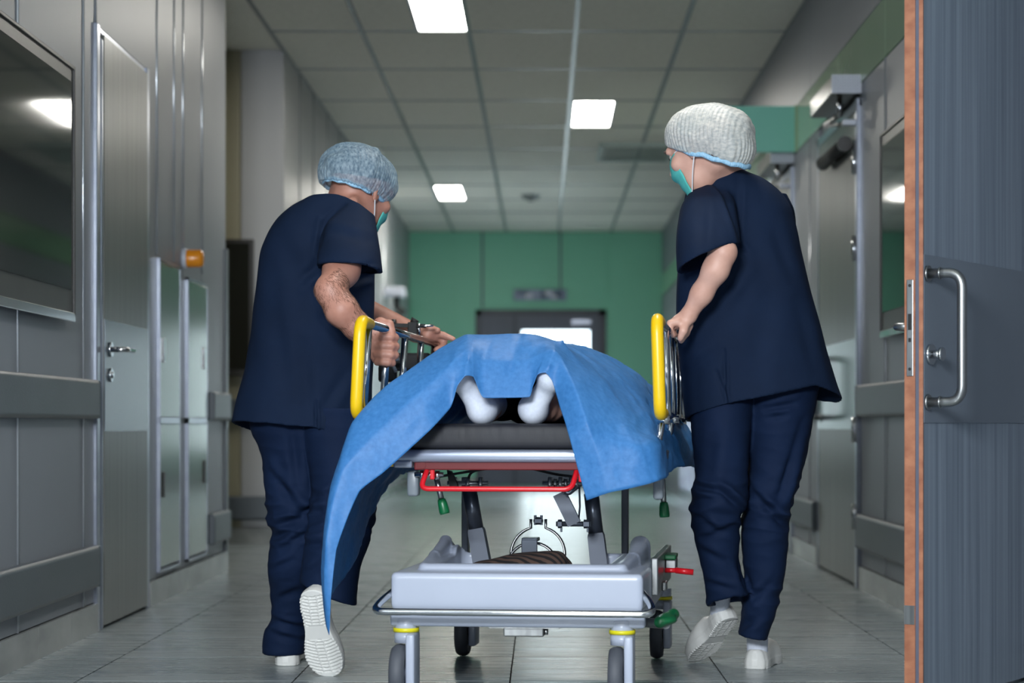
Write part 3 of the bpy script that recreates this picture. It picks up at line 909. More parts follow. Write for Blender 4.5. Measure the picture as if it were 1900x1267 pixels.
def hermite(x, y, xs):
    m = np.gradient(y, x) if len(x) > 1 else np.zeros(1)
    i = np.clip(np.searchsorted(x, xs) - 1, 0, len(x) - 2)
    h = x[i + 1] - x[i]; t = np.clip((xs - x[i]) / h, 0, 1)
    return (2*t**3-3*t**2+1)*y[i] + (t**3-2*t**2+t)*h*m[i] + (-2*t**3+3*t**2)*y[i+1] + (t**3-t**2)*h*m[i+1]

def waves(P, freq, seed, n=5, stretch=(1, 1, 1)):
    r = np.random.RandomState(seed); out = np.zeros(len(P))
    P = P * np.array(stretch)
    for _ in range(n):
        k = r.normal(size=3); k *= freq * r.uniform(.6, 1.5) / np.linalg.norm(k)
        out += np.sin(P @ k + r.uniform(0, 6.28) + .8 * np.sin(P @ (k[[1, 2, 0]] * .6)))
    return out / n

def field_obj(name, F, m, parent, smooth=2, disp=None, world=True, xf=None):
    V, Q = F.mesh(smooth)
    if disp is not None:
        V = V + vnormals(V, Q) * disp(V, vnormals(V, Q))[:, None]
    if xf is not None:
        V = V @ np.array(xf)[:3, :3].T + np.array(xf)[:3, 3]
    me = bpy.data.meshes.new(name)
    me.vertices.add(len(V)); me.vertices.foreach_set('co', V.ravel())
    me.loops.add(len(Q) * 4); me.loops.foreach_set('vertex_index', Q.ravel().astype(np.int32))
    me.polygons.add(len(Q)); me.polygons.foreach_set('loop_start', np.arange(0, 4 * len(Q), 4, dtype=np.int32))
    me.polygons.foreach_set('use_smooth', np.ones(len(Q), bool))
    me.update(calc_edges=True); me.validate()
    me.materials.append(m)
    o = bpy.data.objects.new(name, me); COL.objects.link(o)
    return put(o, parent, world)

# --- base
def gp(mb, name, m, parent=gurney): return mb.build(name, m, parent, world=False)
BL, BR, BF, BB = -.303, .345, 0.0, 1.14
F = Field((-.36, -.04, .20), (.42, .70, .46), .005)
BD = .60
F.rbox((BL, BF, .236), (BR, BD, .332), .013)
F.rbox((BL + .062, .080, .30), (BR - .052, BD - .02, .350), .012, k=.006)
for z_ in (0, .022, .044):                                       # raised side walls
    F.chain([np.array([BL + .068, .10, .338 - z_]), np.array([BL + .064, .30, .356 - z_]), np.array([BL + .062, .50, .384 - z_]), np.array([BL + .066, .56, .366 - z_])], [.012, .014, .016, .014], .008, .01)
    F.chain([np.array([BR - .058, .10, .338 - z_]), np.array([BR - .045, .28, .352 - z_]), np.array([BR - .040, .48, .376 - z_]), np.array([BR - .045, .58, .350 - z_])], [.012, .018, .026, .020], .010, .01)
F.ell((BL + .105, .50, .345), (.030, .055, .034), k=.012)
F.rbox((BL + .100, .112, .290), (BR - .100, BD - .05, .60), .025, k=.008, cut=True)
F.rbox((BL + .16, BD - .10, .300), (BR - .16, BD + .08, .60), .01, k=.008, cut=True)
field_obj('base_cover', F, M_molded, gurney, 1, world=False)
gp(MB().box((BL - .004, .012, .193), (BR + .004, .06, .238), .008, 3).box((BL + .01, .06, .196), (BR - .01, BB, .235), .006), 'base_frame', M_molded)
gp(MB().box((BR - .002, .34, .25), (BR + .018, .98, .352), .004), 'side_panel', M_steel)
zb = EYE - (1136 - VY) * 5.29 / FPX
gp(MB().tube(fillet([(BL + .005, .03, zb + .045), (BL - .022, -.02, zb + .02), (BL - .03, -.075, zb), (BR + .03, -.075, zb), (BR + .022, -.02, zb + .02), (BR - .005, .03, zb + .045)], .035, 6), .0095, 14), 'bumper_bar', M_chrome)
gp(MB().box((-.015, .03, .168), (.088, .11, .193), .003).box((-.05, .02, .19), (.13, .10, .197)).cyl((.088, .05, .18), (.098, .05, .18), .008, 10), 'steel_box', M_steel)

def caster(x, y, kind, pedal=False):
    zr = .182
    h = MB()
    h.cyl((x, y, zr - .006), (x, y, zr + .03), .030, 24)
    h.cyl((x, y, .150), (x, y, zr - .004), .0305, 28)
    h.box((x + .008, y - .060, .034), (x + .0310, y + .03, zr - .006), .006, 3)
    hs = gp(h, 'caster_housing', M_molded)
    gp(MB().cyl((x, y, zr - .004), (x, y, zr + .006), .0335, 28), 'caster_ring', M_yring)
    wz, wy = .074, y - .02
    prof = [(.052, -.019), (.066, -.0185), (.072, -.010), (.074, 0), (.072, .010), (.066, .0185), (.052, .019)]
    gp(MB().lathe(prof, (x - .0125, wy, wz), axis=0, n=36), 'caster_tyre', M_rubber)
    gp(MB().cyl((x - .029, wy, wz), (x + .004, wy, wz), .053, 28).cyl((x - .033, wy, wz), (x + .012, wy, wz), .014, 14), 'caster_hub', M_clearplastic if kind else M_molded)
for (x, y) in ((-.268, .035), (.290, .035)):
    caster(x, y, 0)
caster(-.268, 1.10, 1); caster(.327, 1.10, 1)
gp(MB().tube(fillet([(BR - .01, .22, .19), (BR + .04, .19, .19), (BR + .05, .13, .195)], .02), .013, 10), 'pedal_arm', M_steel)
F = Field((BR - .02, .05, .16), (BR + .12, .32, .25), .004)
F.cap((BR + .035, .10, .200), (BR + .065, .22, .212), .013, .016, k=.01).ell((BR + .05, .14, .205), (.03, .05, .012), k=.015)
field_obj('brake_pedal', F, M_greengrip, gurney, 1, world=False)
gp(MB().cyl((BR + .02, .62, .30), (BR + .055, .62, .30), .007, 10).cyl((BR + .05, .62, .30), (BR + .10, .62, .295), .0085, 12), 'release_lever', M_red)
gp(MB().box((BR + .018, .66, .29), (BR + .05, .74, .33), .004).new().box((BR + .018, .5, .25), (BR + .03, .58, .275), .004), 'lever_bracket', M_steel)
gp(MB().box((BR + .016, .64, .328), (BR + .05, .76, .342), .004), 'lever_pad', M_greengrip)
# lifting columns and struts
def strut(px0, py0, px1, py1, ly, split, r, both=True):
    a, b = G(px0, py0, ly), G(px1, py1, ly)
    mid = a.lerp(b, split)
    gp(MB().tube([a, mid], r, 14), 'lift_column', M_column)
    u = (b - a).normalized()
    gp(MB().tube([mid, mid + u * .008, b], [r * 1.35, r * 1.5, r * 1.6], 4), 'column_sleeve', M_sleeve)
strut(870, 905, 898, 1062, .50, .48, .021)
strut(1097, 915, 1114, 1062, .50, .50, .021)
for px in (864, 1160):
    a, b = G(px, 885, .95), G(px, 1050, .95)
    gp(MB().box((a.x - .010, .93, b.z), (a.x + .010, .97, a.z), .003), 'support_post', M_column)
# oxygen bottle holder: two clamp rings on a bracket
def ring(cx, cy, cz, r, tilt, gap):
    pts = []
    for k in range(33):
        a = math.radians(90 + gap + (360 - 2 * gap) * k / 32)
        pts.append(Vector((cx + r * math.cos(a), cy + tilt * r * math.sin(a), cz + r * math.sin(a))))
    return pts
c0 = G(998, 1028, .62)
rg = ring(c0.x, c0.y, c0.z, .077, .15, 16)
p0, p1 = rg[0], rg[-1]
gp(MB().tube([p0 + Vector((0, 0, .025))] + rg + [p1 + Vector((0, 0, .025))], .0042, 8, flat=2.2), 'bottle_clamp', M_steel)
gp(MB().cyl(p0 + Vector((.035, 0, .02)), p1 + Vector((-.035, 0, .02)), .0045, 8).cyl(p0 + Vector((.012, 0, .02)), p0 + Vector((.022, 0, .02)), .011, 6).cyl(p1 - Vector((.022, 0, -.02)), p1 - Vector((.012, 0, -.02)), .011, 6).tube([p0 + Vector((.03, 0, .008)), p0 + Vector((.03, 0, .036))], .004, 6).tube([p1 + Vector((-.03, 0, .008)), p1 + Vector((-.03, 0, .036))], .004, 6), 'clamp_screw', M_column)
c1 = G(988, 1052, .52)
gp(MB().tube(ring(c1.x, c1.y, c1.z - .004, .072, .05, 8), .0042, 8, flat=2.2), 'bottle_clamp', M_steel)
q = G(984, 1000, .46)
gp(MB().box((q.x - .022, .44, q.z - .006), (q.x + .022, .50, q.z + .004), .002).box((q.x - .022, .435, q.z - .085), (q.x + .022, .443, q.z), .002), 'bottle_bracket', M_column)

# --- stretcher deck
zd0 = EYE - (858 - VY) * 5.36 / FPX
zd1 = EYE - (834 - VY) * 5.36 / FPX
DL, DR = -.292, .315
gp(MB().box((DL, 0, zd0), (DR, .045, zd1), .012, 4).box((DL, .04, zd0 + .002), (DL + .035, 1.95, zd1), .01).box((DR - .035, .04, zd0 + .002), (DR, 1.95, zd1), .01).box((DL, 1.91, zd0), (DR, 1.955, zd1), .012, 4).box((DL + .03, .04, zd0 + .012), (DR - .03, 1.93, zd1 - .004)), 'deck_frame', M_bar)
zr0 = EYE - (872 - VY) * 5.38 / FPX
gp(MB().box((DL + .048, .015, zr0), (DR - .02, .04, zd0 + .004), .003).cyl((DL + .07, .012, zr0 + .012), (DL + .07, .02, zr0 + .012), .009, 12).cyl((DR - .045, .012, zr0 + .012), (DR - .045, .02, zr0 + .012), .009, 12), 'cross_bar', M_darkred)
zh = EYE - (907 - VY) * 5.36 / FPX
hx0, hx1 = G(782, 907, 0).x, G(1060, 907, 0).x
gp(MB().tube(fillet([(hx0 + .014, .03, zr0 + .012), (hx0 - .002, -.005, zh), (hx1 + .002, -.005, zh), (hx1 + .014, .03, zr0 + .012)], .022, 6), .0068, 12), 'release_handle', M_red)
gp(MB().box((hx0 + .018, .02, zr0 - .025), (hx0 + .03, .03, zr0 + .005), .003).new().box((hx1 + .016, .02, zr0 - .03), (hx1 + .028, .03, zr0 + .005), .003), 'handle_lug', M_red)
mb = MB()
for x in (hx0 - .005, hx1 + .02):
    if x > hx0: mb.new()
    mb.cyl((x - .02, .04, zr0 - .012), (x + .055, .04, zr0 - .012), .006, 10).cyl((x - .005, .04, zr0 - .012), (x + .005, .04, zr0 - .012), .011, 12).cyl((x + .035, .04, zr0 - .014), (x + .045, .04, zr0 - .014), .012, 12)
gp(mb, 'axle', M_chrome)
mb = MB()
for (px, n_) in ((868, 3), (1045, 6)):
    if px > 900: mb.new()
    a = G(px, 896, .25)
    mb.cyl((a.x - .055, .25, a.z), (a.x + .055, .25, a.z), .0055, 10)
    for k in range(n_):
        x = a.x - .035 + .07 * k / max(1, n_ - 1)
        mb.cyl((x - .005, .25, a.z), (x + .005, .25, a.z), .016 if k % 2 == 0 else .011, 14)
gp(mb, 'cross_shaft', M_steel)
a = G(767, 895, .06)
gp(MB().box((a.x - .016, .05, a.z - .036), (a.x + .014, .09, a.z + .03), .008, 3), 'rail_block', M_clearplastic)
a = G(1222, 905, .06)
gp(MB().box((a.x - .014, .05, a.z - .03), (a.x + .012, .09, a.z + .03), .008, 3), 'rail_block', M_clearplastic)
gp(MB().box((DL - .004, .0, zd0 - .014), (DL + .045, .06, zd0 + .006), .005), 'frame_corner', M_bar)
gp(MB().box((DL - .055, .03, zd0 - .012), (DL - .006, .10, zd0 + .012), .006), 'yellow_end', M_yellow)
# steering and tilt levers with green ends
for (pa, pb, ly) in (((807, 876), (821, 934), .10), ((1229, 890), (1232, 940), .30)):
    a, b = G(pa[0], pa[1], ly), G(pb[0], pb[1], ly)
    gp(MB().tube([a, a.lerp(b, .5), b], .0075, 10), 'tilt_lever', M_steel)
    u = (b - a).normalized()
    gp(MB().tube([b - u * .012, b, b + u * .022, b + u * .028], [.010, .0125, .0140, .0125], 14), 'lever_grip', M_greengrip)
# hanging bracket on the right
a, b = G(1038, 915, .35), G(1066, 972, .35)
gp(MB().tube([a, b], .026, 4, flat=.5), 'hanging_bracket', M_sleeve)
gp(MB().cyl(b + Vector((-.05, 0, 0)), b + Vector((.045, 0, 0)), .007, 8).cyl(b + Vector((-.045, 0, 0)), b + Vector((-.034, 0, 0)), .012, 6).cyl(b + Vector((.025, 0, 0)), b + Vector((.04, 0, 0)), .012, 6).tube([b + Vector((.036, 0, .0)), b + Vector((.036, 0, -.022))], .003, 6).tube([b + Vector((-.036, 0, .0)), b + Vector((-.036, 0, -.022))], .003, 6), 'bracket_screw', M_column)
gp(MB().tube([G(1075, 905, .3), G(1076, 940, .33), G(1073, 970, .35)], .003, 6).tube(fillet([G(1082, 893, .3), G(1055, 915, .3), G(1048, 912, .3)], .03), .007, 8), 'release_wire', M_column)
cbl = MB()
cbl.tube(fillet([G(805, 886, .15), G(850, 878, .2), G(900, 870, .3)], .08, 6), .0035, 6)
cbl.new().tube(fillet([G(869, 900, .3), G(870, 878, .3), G(895, 868, .3)], .03, 6), .0035, 6)
cbl.new().tube(fillet([G(990, 870, .3), G(1030, 880, .28), G(1062, 884, .2)], .08, 6), .0035, 6)
gp(cbl, 'cable', M_black)
gp(MB().prism([(G(830, 872, .2).x, G(830, 872, .2).z), (G(838, 874, .2).x, G(838, 874, .2).z), (G(848, 895, .2).x, G(848, 895, .2).z), (G(853, 912, .2).x, G(853, 912, .2).z), (G(836, 908, .2).x, G(836, 908, .2).z)], 1, .19, .21), 'black_pedal', M_black)

# --- side rails: yellow grip at each end, chrome top bar and posts
def side_rail(sx, lab):
    zt, zl = .972, .735
    x_t = sx * .378 + .004
    lean = -.006 if sx < 0 else .004
    x_b = x_t + lean
    y0, y1 = .05, 1.12
    zb_ = zl
    rt = gp(MB().tube([(x_t, y0 + .02, zt), (x_t, y1 - .01, zt - .012)], .0115, 14).new().tube([(x_b, y0 + .03, zb_), (x_b, y1, zb_)], .010, 12), 'rail_bar', M_chrome)
    tag(rt, lab)
    for k, y in enumerate((.075, .335, .60, .865, 1.10)):
        z_ = zt - .012 * (y / y1)
        gp(MB().tube([(x_t, y, z_), (x_b + lean, y - .01, zb_)], .0100, 12), 'rail_post', M_chrome)
    for (ya, yb_, s) in ((y0 + .03, y0 - .085, -1), (y1 - .02, y1 + .10, 1)):
        gp(MB().tube(fillet([(x_t, ya, zt), (x_t, yb_, zt + .006), (x_b + lean, yb_, zb_ + .0), (x_b + lean, ya, zb_ + .004)], .045, 7), .0158 if s < 0 else .014, 16), 'rail_grip', M_yellow)
    # pivots and the links down to the frame
    mb = MB()
    for y in (.10, .55, 1.0):
        if y > .2: mb.new()
        mb.tube([(x_b + lean, y, zb_), (x_b + lean - sx * .02, y, zd0 + .012)], .0095, 10)
        mb.cyl((x_b + lean - .014, y, zb_ - .012), (x_b + lean + .018, y, zb_ - .012), .012, 12)
    gp(mb, 'rail_link', M_chrome)
    gp(MB().box((x_b - .02, .10, zd0 + .006), (x_b + .012, 1.05, zd0 + .03), .004), 'rail_base', M_steel)
    gp(MB().box((sx * .29 if sx < 0 else sx * .29, .06, zd0 + .003), (sx * .38, .10, zd0 + .02)).new().box((sx * .29, 1.0, zd0 + .003), (sx * .38, 1.04, zd0 + .02)) if sx > 0 else MB().box((-.38, .06, zd0 + .003), (-.28, .10, zd0 + .02)).new().box((-.38, 1.0, zd0 + .003), (-.28, 1.04, zd0 + .02)), 'rail_bracket', M_steel)
side_rail(-1, 'chrome rail bar beside the man')
side_rail(1, 'chrome rail bar beside the woman')

# --- mattress
mz0, mz1 = zd1, .713
F = Field((-.33, -.05, mz0 - .02), (.35, 2.0, mz1 + .03), .009)
F.rbox((DL + .022, .008, mz0), (DR - .022, 1.93, mz1), .016)
def mdisp(V, N):
    top = np.clip((V[:, 2] - mz0) / (mz1 - mz0), 0, 1)
    fr = np.clip(1 - V[:, 1] / .03, 0, 1)
    return -.0035 * fr * top * (np.sin(V[:, 0] * 190 + 3 * np.sin(V[:, 0] * 31)) ** 2)
mo = field_obj('mattress', F, M_mattress, None, 2, mdisp, world=True, xf=GM)
tag(mo, 'black padded mattress on the gurney, under the patient', 'mattress')

# --- folded striped cloth in the tray
M_stripe = mat('striped_cloth', rgb(96, 74, 62), 0.9)
nt = M_stripe.node_tree
wv = nt.nodes.new('ShaderNodeTexWave'); wv.inputs['Scale'].default_value = 20; wv.inputs['Distortion'].default_value = 2.5
wv.bands_direction = 'DIAGONAL'
tcs = nt.nodes.new('ShaderNodeTexCoord'); nt.links.new(tcs.outputs['Object'], wv.inputs['Vector'])
crs = nt.nodes.new('ShaderNodeValToRGB'); crs.color_ramp.elements[0].position = .42; crs.color_ramp.elements[1].position = .5
crs.color_ramp.elements[0].color = rgb(20, 18, 20); crs.color_ramp.elements[1].color = rgb(76, 58, 50)
nt.links.new(wv.outputs['Fac'], crs.inputs['Fac']); nt.links.new(crs.outputs['Color'], nt.nodes['Principled BSDF'].inputs['Base Color'])
F = Field((-.16, .16, .28), (.16, .44, .41), .004)
F.ell((.03, .27, .325), (.105, .09, .047)).ell((-.05, .28, .318), (.095, .08, .036), k=.02).ell((.085, .25, .34), (.045, .06, .036), k=.02)
F.keep((0, 0, .293), (0, 0, -1))
bo = field_obj('folded_cloth', F, M_stripe, None, 2, lambda V, N: .006 * waves(V, 70, 4, stretch=(.6, 1, 2)) * (V[:, 2] > .30), xf=GM)
tag(bo, 'crumpled dark brown striped cloth lying in the white gurney tray', 'cloth')

# --- infusion clamp on the far end of the left rail
ec = tag(empty('rail_clamp', GM @ Vector((-.37, 1.0, .94))), 'black and steel clamp fixed to the gurney rail beside the man', 'clamp')
def cp(mb, name, m): return mb.build(name, m, ec)
a, b = GW(727, 603, .98), GW(790, 605, 1.0)
cp(MB().tube([a, a.lerp(b, .5), b], .008, 4, flat=1.2).box(b + Vector((-.055, -.012, -.03)), b + Vector((-.025, .012, .012)), .004).tube([GW(766, 600, 1.0), GW(771, 592, 1.0)], [.010, .013], 8), 'clamp_body', M_black)
cp(MB().tube([GW(727, 597, .98), GW(735, 597, .98)], .008, 10), 'clamp_knob', M_bezel)
cp(MB().cyl(GW(777, 600, .99), GW(778, 622, .99), .0042, 10).cyl(GW(772, 606, .98), GW(804, 604, .98), .0032, 8), 'clamp_screw', M_chrome)
mon = tag(empty('infusion_pump', GW(715, 690, 1.05)), 'black pump box hanging behind the gurney rail beside the man', 'pump')
c = GW(745, 655, 1.12)
MB().box(c + Vector((-.07, -.02, -.055)), c + Vector((.09, .03, -.0)), .008).box(c + Vector((-.07, -.03, -.09)), c + Vector((-.015, .03, -.04)), .006).box(c + Vector((-.005, -.015, -.085)), c + Vector((.03, .02, -.05)), .005).build('pump_body', M_black, mon)
MB().tube(fillet([GW(731, 662, 1.0), GW(726, 672, 1.0), GW(735, 690, 1.0)], .01), .0055, 8).cyl(GW(724, 668, 1.0), GW(740, 664, 1.0), .008, 8).build('pump_knob', M_clearplastic, mon)
M_hose = M_black
# ------------------------------------------------------------------ people
M_navy = mat('navy_cotton', rgb(16, 30, 52), 0.8, col2=rgb(19, 34, 58), nscale=(7, 7, 7), bump=.12, bscale=(420, 420, 420), bdist=.002, spec=.14)
M_navytr = mat('navy_trouser_cotton', rgb(15, 30, 56), 0.78, col2=rgb(18, 34, 62), nscale=(7, 7, 7), bump=.12, bscale=(420, 420, 420), bdist=.002, spec=.14)
M_skinm = mat('skin_man', rgb(172, 120, 102), 0.5, col2=rgb(188, 136, 118), nscale=(22, 22, 22), bump=.1, bscale=(220, 220, 220), bdist=.002)
M_skinw = mat('skin_woman', rgb(204, 156, 138), 0.48, col2=rgb(216, 170, 152), nscale=(20, 20, 20), bump=.06, bscale=(220, 220, 220), bdist=.002)
M_capb = mat('cap_blue', rgb(112, 142, 164), 0.5, col2=rgb(196, 220, 234), nscale=(150, 150, 80), ndetail=6, nlo=.34, nhi=.74, bump=.35, bscale=(130, 130, 130), bdist=.004, transl=.2, transp=.40)  # pale noise streaks paint the crinkle highlights into the colour
M_capw = mat('cap_white', rgb(184, 190, 190), 0.5, col2=rgb(232, 231, 224), nscale=(80, 80, 150), ndetail=6, nlo=.34, nhi=.74, bump=.35, bscale=(130, 130, 130), bdist=.004, transl=.2, transp=.16)
M_capband = mat('cap_band', rgb(140, 186, 216), 0.6, col2=rgb(164, 204, 230), nscale=(120, 120, 120), bump=.4, bscale=(200, 200, 60))
M_armhair = mat('arm_hair', rgb(74, 50, 38), 0.7, col2=rgb(92, 64, 50), nscale=(90, 90, 30))
M_hair = mat('hair', rgb(38, 28, 24), 0.6, col2=rgb(54, 40, 34), nscale=(90, 90, 30))
M_mask = mat('mask_fabric', rgb(86, 190, 182), 0.7, col2=rgb(98, 202, 194), nscale=(30, 30, 30), transl=.15)
M_string = mat('mask_string', rgb(226, 230, 234), 0.7, col2=rgb(232, 236, 240), nscale=(40, 40, 40))
M_shoe = mat('shoe_white', rgb(216, 216, 212), 0.5, col2=rgb(224, 224, 220), nscale=(9, 9, 9))
M_sock = mat('sock_white', rgb(206, 212, 226), 0.9, col2=rgb(214, 220, 232), nscale=(120, 120, 120), bump=.15, bscale=(350, 350, 350), bdist=.002)
M_eyew = mat('eye_white', rgb(176, 168, 162), 0.15, col2=rgb(182, 174, 168), nscale=(9, 9, 9))
M_iris = mat('iris', rgb(46, 32, 24), 0.1, col2=rgb(54, 38, 28), nscale=(30, 30, 30))
M_dark = mat('dark_trouser', rgb(26, 26, 28), 0.8, col2=rgb(31, 31, 33), nscale=(9, 9, 9))

def basis(fwd, up=(0, 0, 1)):
    f = Vector(fwd).normalized()
    x = f.cross(Vector(up)).normalized()
    u = x.cross(f)
    return np.array([[x.x, f.x, u.x], [x.y, f.y, u.y], [x.z, f.z, u.z]])

def head_sdf(F, C, R, k=.012, big=1.0):
    """local axes of R: x right, y face, z up"""
    C = np.array(C, float)
    P = lambda x, y, z: C + R @ np.array([x, y, z]) * big
    F.ell(P(0, -.012, .03), np.array([.077, .097, .085]) * big, R, k)
    F.ell(P(0, .032, -.038), np.array([.060, .062, .088]) * big, R, .03)
    F.ell(P(0, .052, -.088), np.array([.038, .038, .030]) * big, R, .025)
    F.cap(P(-.034, .082, .022), P(.034, .082, .022), .012, .012, .015)
    F.cap(P(0, .088, .006), P(0, .110, -.034), .008, .0125, .01)
    F.cap(P(-.012, .096, -.038), P(.012, .096, -.038), .008, .008, .008)
    for sx in (-1, 1):
        F.ell(P(sx * .031, .093, .003), np.array([.017, .013, .011]) * big, R, .008, cut=True)
        F.ell(P(sx * .043, .066, -.025), np.array([.022, .02, .018]) * big, R, .02)
        Re = R @ np.array([[math.cos(.45 * sx), -math.sin(.45 * sx), 0], [math.sin(.45 * sx), math.cos(.45 * sx), 0], [0, 0, 1]])
        F.ell(P(sx * .080, -.006, -.012), np.array([.009, .019, .031]) * big, Re, .006)
        F.ell(P(sx * .086, -.002, -.010), np.array([.006, .010, .018]) * big, Re, .004, cut=True)
    F.cap(P(-.02, .089, -.063), P(.02, .089, -.063), .0065, .0065, .006)
    F.cap(P(-.016, .089, -.073), P(.016, .089, -.073), .007, .007, .006)
    return P

def eyes(P, R, parent):
    for sx in (-1, 1):
        c = P(sx * .031, .0775, .003); rr = .0125
        bm = bmesh.new(); bmesh.ops.create_uvsphere(bm, u_segments=16, v_segments=10, radius=rr)
        o = mesh_obj('eye', [Vector(c) + v.co for v in bm.verts], [[v.index for v in f.verts] for f in bm.faces], M_eyew, parent, True); bm.free()
        f = Vector(R[:, 1])
        MB().tube([Vector(c) + f * .0095, Vector(c) + f * .0132], [.006, .0045], 14).build('iris', M_iris, o)
        pts = [P(sx * x, .0955 - .012 * ((x - .03) / .02) ** 2 * .5, z) for x, z in ((.014, .022), (.026, .027), (.038, .027), (.05, .021))]
        MB().tube([Vector(p) for p in pts], [.0035, .0045, .004, .0018], 8).build('eyebrow', M_hair, parent)

def cap_obj(C, R, c, r, tilt, m, parent, zcut, ribs, seed, ridge, flat=True):
    """bouffant cap: c, r in head axes; tilt about the head's x axis"""
    C = np.array(C, float)
    Rt = R @ np.array([[1, 0, 0], [0, math.cos(tilt), -math.sin(tilt)], [0, math.sin(tilt), math.cos(tilt)]])
    cc = C + R @ np.array(c)
    rm = max(r) + .03
    F = Field(cc - rm, cc + rm, .0035)
    F.ell(cc, r, Rt)
    if not flat: F.ell(cc + Rt @ np.array([0, -.076, -.040]), (.082, .062, .066), Rt, .03)
    if flat: F.ell(cc + Rt @ np.array([0, -r[1] * .35, -.004]), (r[0] * .96, r[1] * .72, r[2] * .98), Rt, .02)
    F.keep(cc + Rt @ np.array([0, .03, zcut]), Rt @ np.array([0, 0 if flat else .34, -1.0]))
    F.ell(cc + Rt @ np.array([0, 0, zcut - (.012 if flat else .026)]), (r[0] * .86, r[1] * .86, .035), Rt, .006, cut=True)
    def disp(V, N):
        L_ = (V - cc) @ Rt
        rim = np.clip((L_[:, 2] - zcut) / .05, 0, 1)
        ang = np.arctan2(L_[:, 1], L_[:, 0])
        s_ = ribs * L_[:, 1] + 1.3 * np.sin(L_[:, 0] * 38 + seed) + 1.0 * np.sin(L_[:, 0] * 71 + 2 * seed + L_[:, 1] * 30)
        crinkle = .0021 * np.sin(s_ * 1.0) * (.35 + .65 * np.clip(np.sin(L_[:, 0] * 26 + seed * 3) + .6, 0, 1))
        gather = .0015 * np.sin(ang * 46 + 3.5 * np.sin(ang * 7)) * (1 - rim)
        big = .006 * waves(V, 45, seed) + .0035 * waves(V, 95, seed + 1)
        fold = ridge * np.exp(-((L_[:, 0] * .6 + L_[:, 1] * .8 - .02) / .010) ** 2) * rim
        return crinkle * rim + gather + big * (.3 + .7 * rim) + fold
    o = field_obj('cap', F, m, parent, 2, disp)
    pts = []
    for k in range(49):
        a = 2 * math.pi * k / 48
        pts.append(Vector(cc + Rt @ np.array([r[0] * .93 * math.cos(a) * math.sqrt(max(.05, 1 - (zcut / r[2]) ** 2)) * 1.0, r[1] * .95 * math.sin(a) * math.sqrt(max(.05, 1 - (zcut / r[2]) ** 2)) - .012 * (math.sin(a) < 0), zcut + .003 + .002 * math.sin(a * 12) + (0 if flat else .34 * (r[1] * .9 * math.sin(a) - .03))])))
    MB().tube(pts, .0075, 8, flat=.7).build('cap_band', M_capband, o)
    return o

def shoe(parent, heel, toe, up, mirror=1, length=.265, wide=1.0):
    """white clog: sole underside through heel and toe points"""
    f = (Vector(toe) - Vector(heel)).normalized()
    u = Vector(up); u = (u - f * u.dot(f)).normalized()
    x = f.cross(u)
    Mx = Matrix(((x.x, f.x, u.x, heel[0]), (x.y, f.y, u.y, heel[1]), (x.z, f.z, u.z, heel[2]), (0, 0, 0, 1)))
    h = .0022
    F = Field((-.075, -.02, -.01), (.075, length + .02, .115), h)
    ys = np.array([0, .004, .02, .05, .09, .13, .17, .20, .23, .25, .26, .265]) * length / .265
    ws = np.array([.008, .018, .031, .036, .033, .0335, .043, .0475, .043, .033, .020, .006]) * wide
    cs = mirror * np.array([0, 0, 0, .001, .003, .004, .002, 0, -.003, -.006, -.008, -.009])
    hs = np.array([.052, .056, .060, .062, .066, .078, .076, .068, .058, .050, .044, .040])
    def prof(Y):
        return tuple(hermite(ys, v_, Y.ravel()).reshape(Y.shape) for v_ in (ws, cs, hs))
    def sole(X, Y, Z):
        w, c, _ = prof(Y)
        d = np.maximum(np.abs(X - c) - w, np.maximum(-Y, Y - length))
        return np.maximum(np.maximum(d, -Z), Z - .026)
    def upper(X, Y, Z):
        w, c, hh = prof(Y)
        q = (np.abs((X - c) / (w * .97 + .001)) ** 2.8 + np.abs(Z / hh) ** 3.2) ** (1 / 2.9)
        return np.maximum(np.maximum((q - 1) * np.minimum(w, hh), np.maximum(-Y, Y - length)), -Z + .01)
    F.put(sole); F.put(upper, k=.003)
    F.ell((0, .062 * length / .265, .088), (.0300, .058, .058), None, .004, cut=True)
    def grooves(X, Y, Z):
        w, c, _ = prof(Y)
        xx = X - c
        s_ = np.sin((Y + .9 * xx ** 2 * 6) * 2 * math.pi / .0098)
        lines = np.where(np.abs(np.abs(xx) - .012) < .0022, -1, 1)
        rim = np.abs(xx) > w - .006
        s2 = np.sin(Y * 2 * math.pi / .0098 + 1)
        pat = np.where(rim, s2 > .55, (s_ > .1) & (lines > 0))
        zone = ((Y > .016) & (Y < .106)) | ((Y > .15) & (Y < length - .012))
        rec = np.where((Y > .106) & (Y < .15), .0016, 0)
        dep = np.where(zone & pat, .0048, rec)
        return Z - dep
    F.put(grooves, hi=(.07, length + .03, .012), lo=(-.07, -.02, -.01), cut=True)
    o = field_obj('shoe', F, M_shoe, parent, 0, xf=Mx)
    return o, Mx

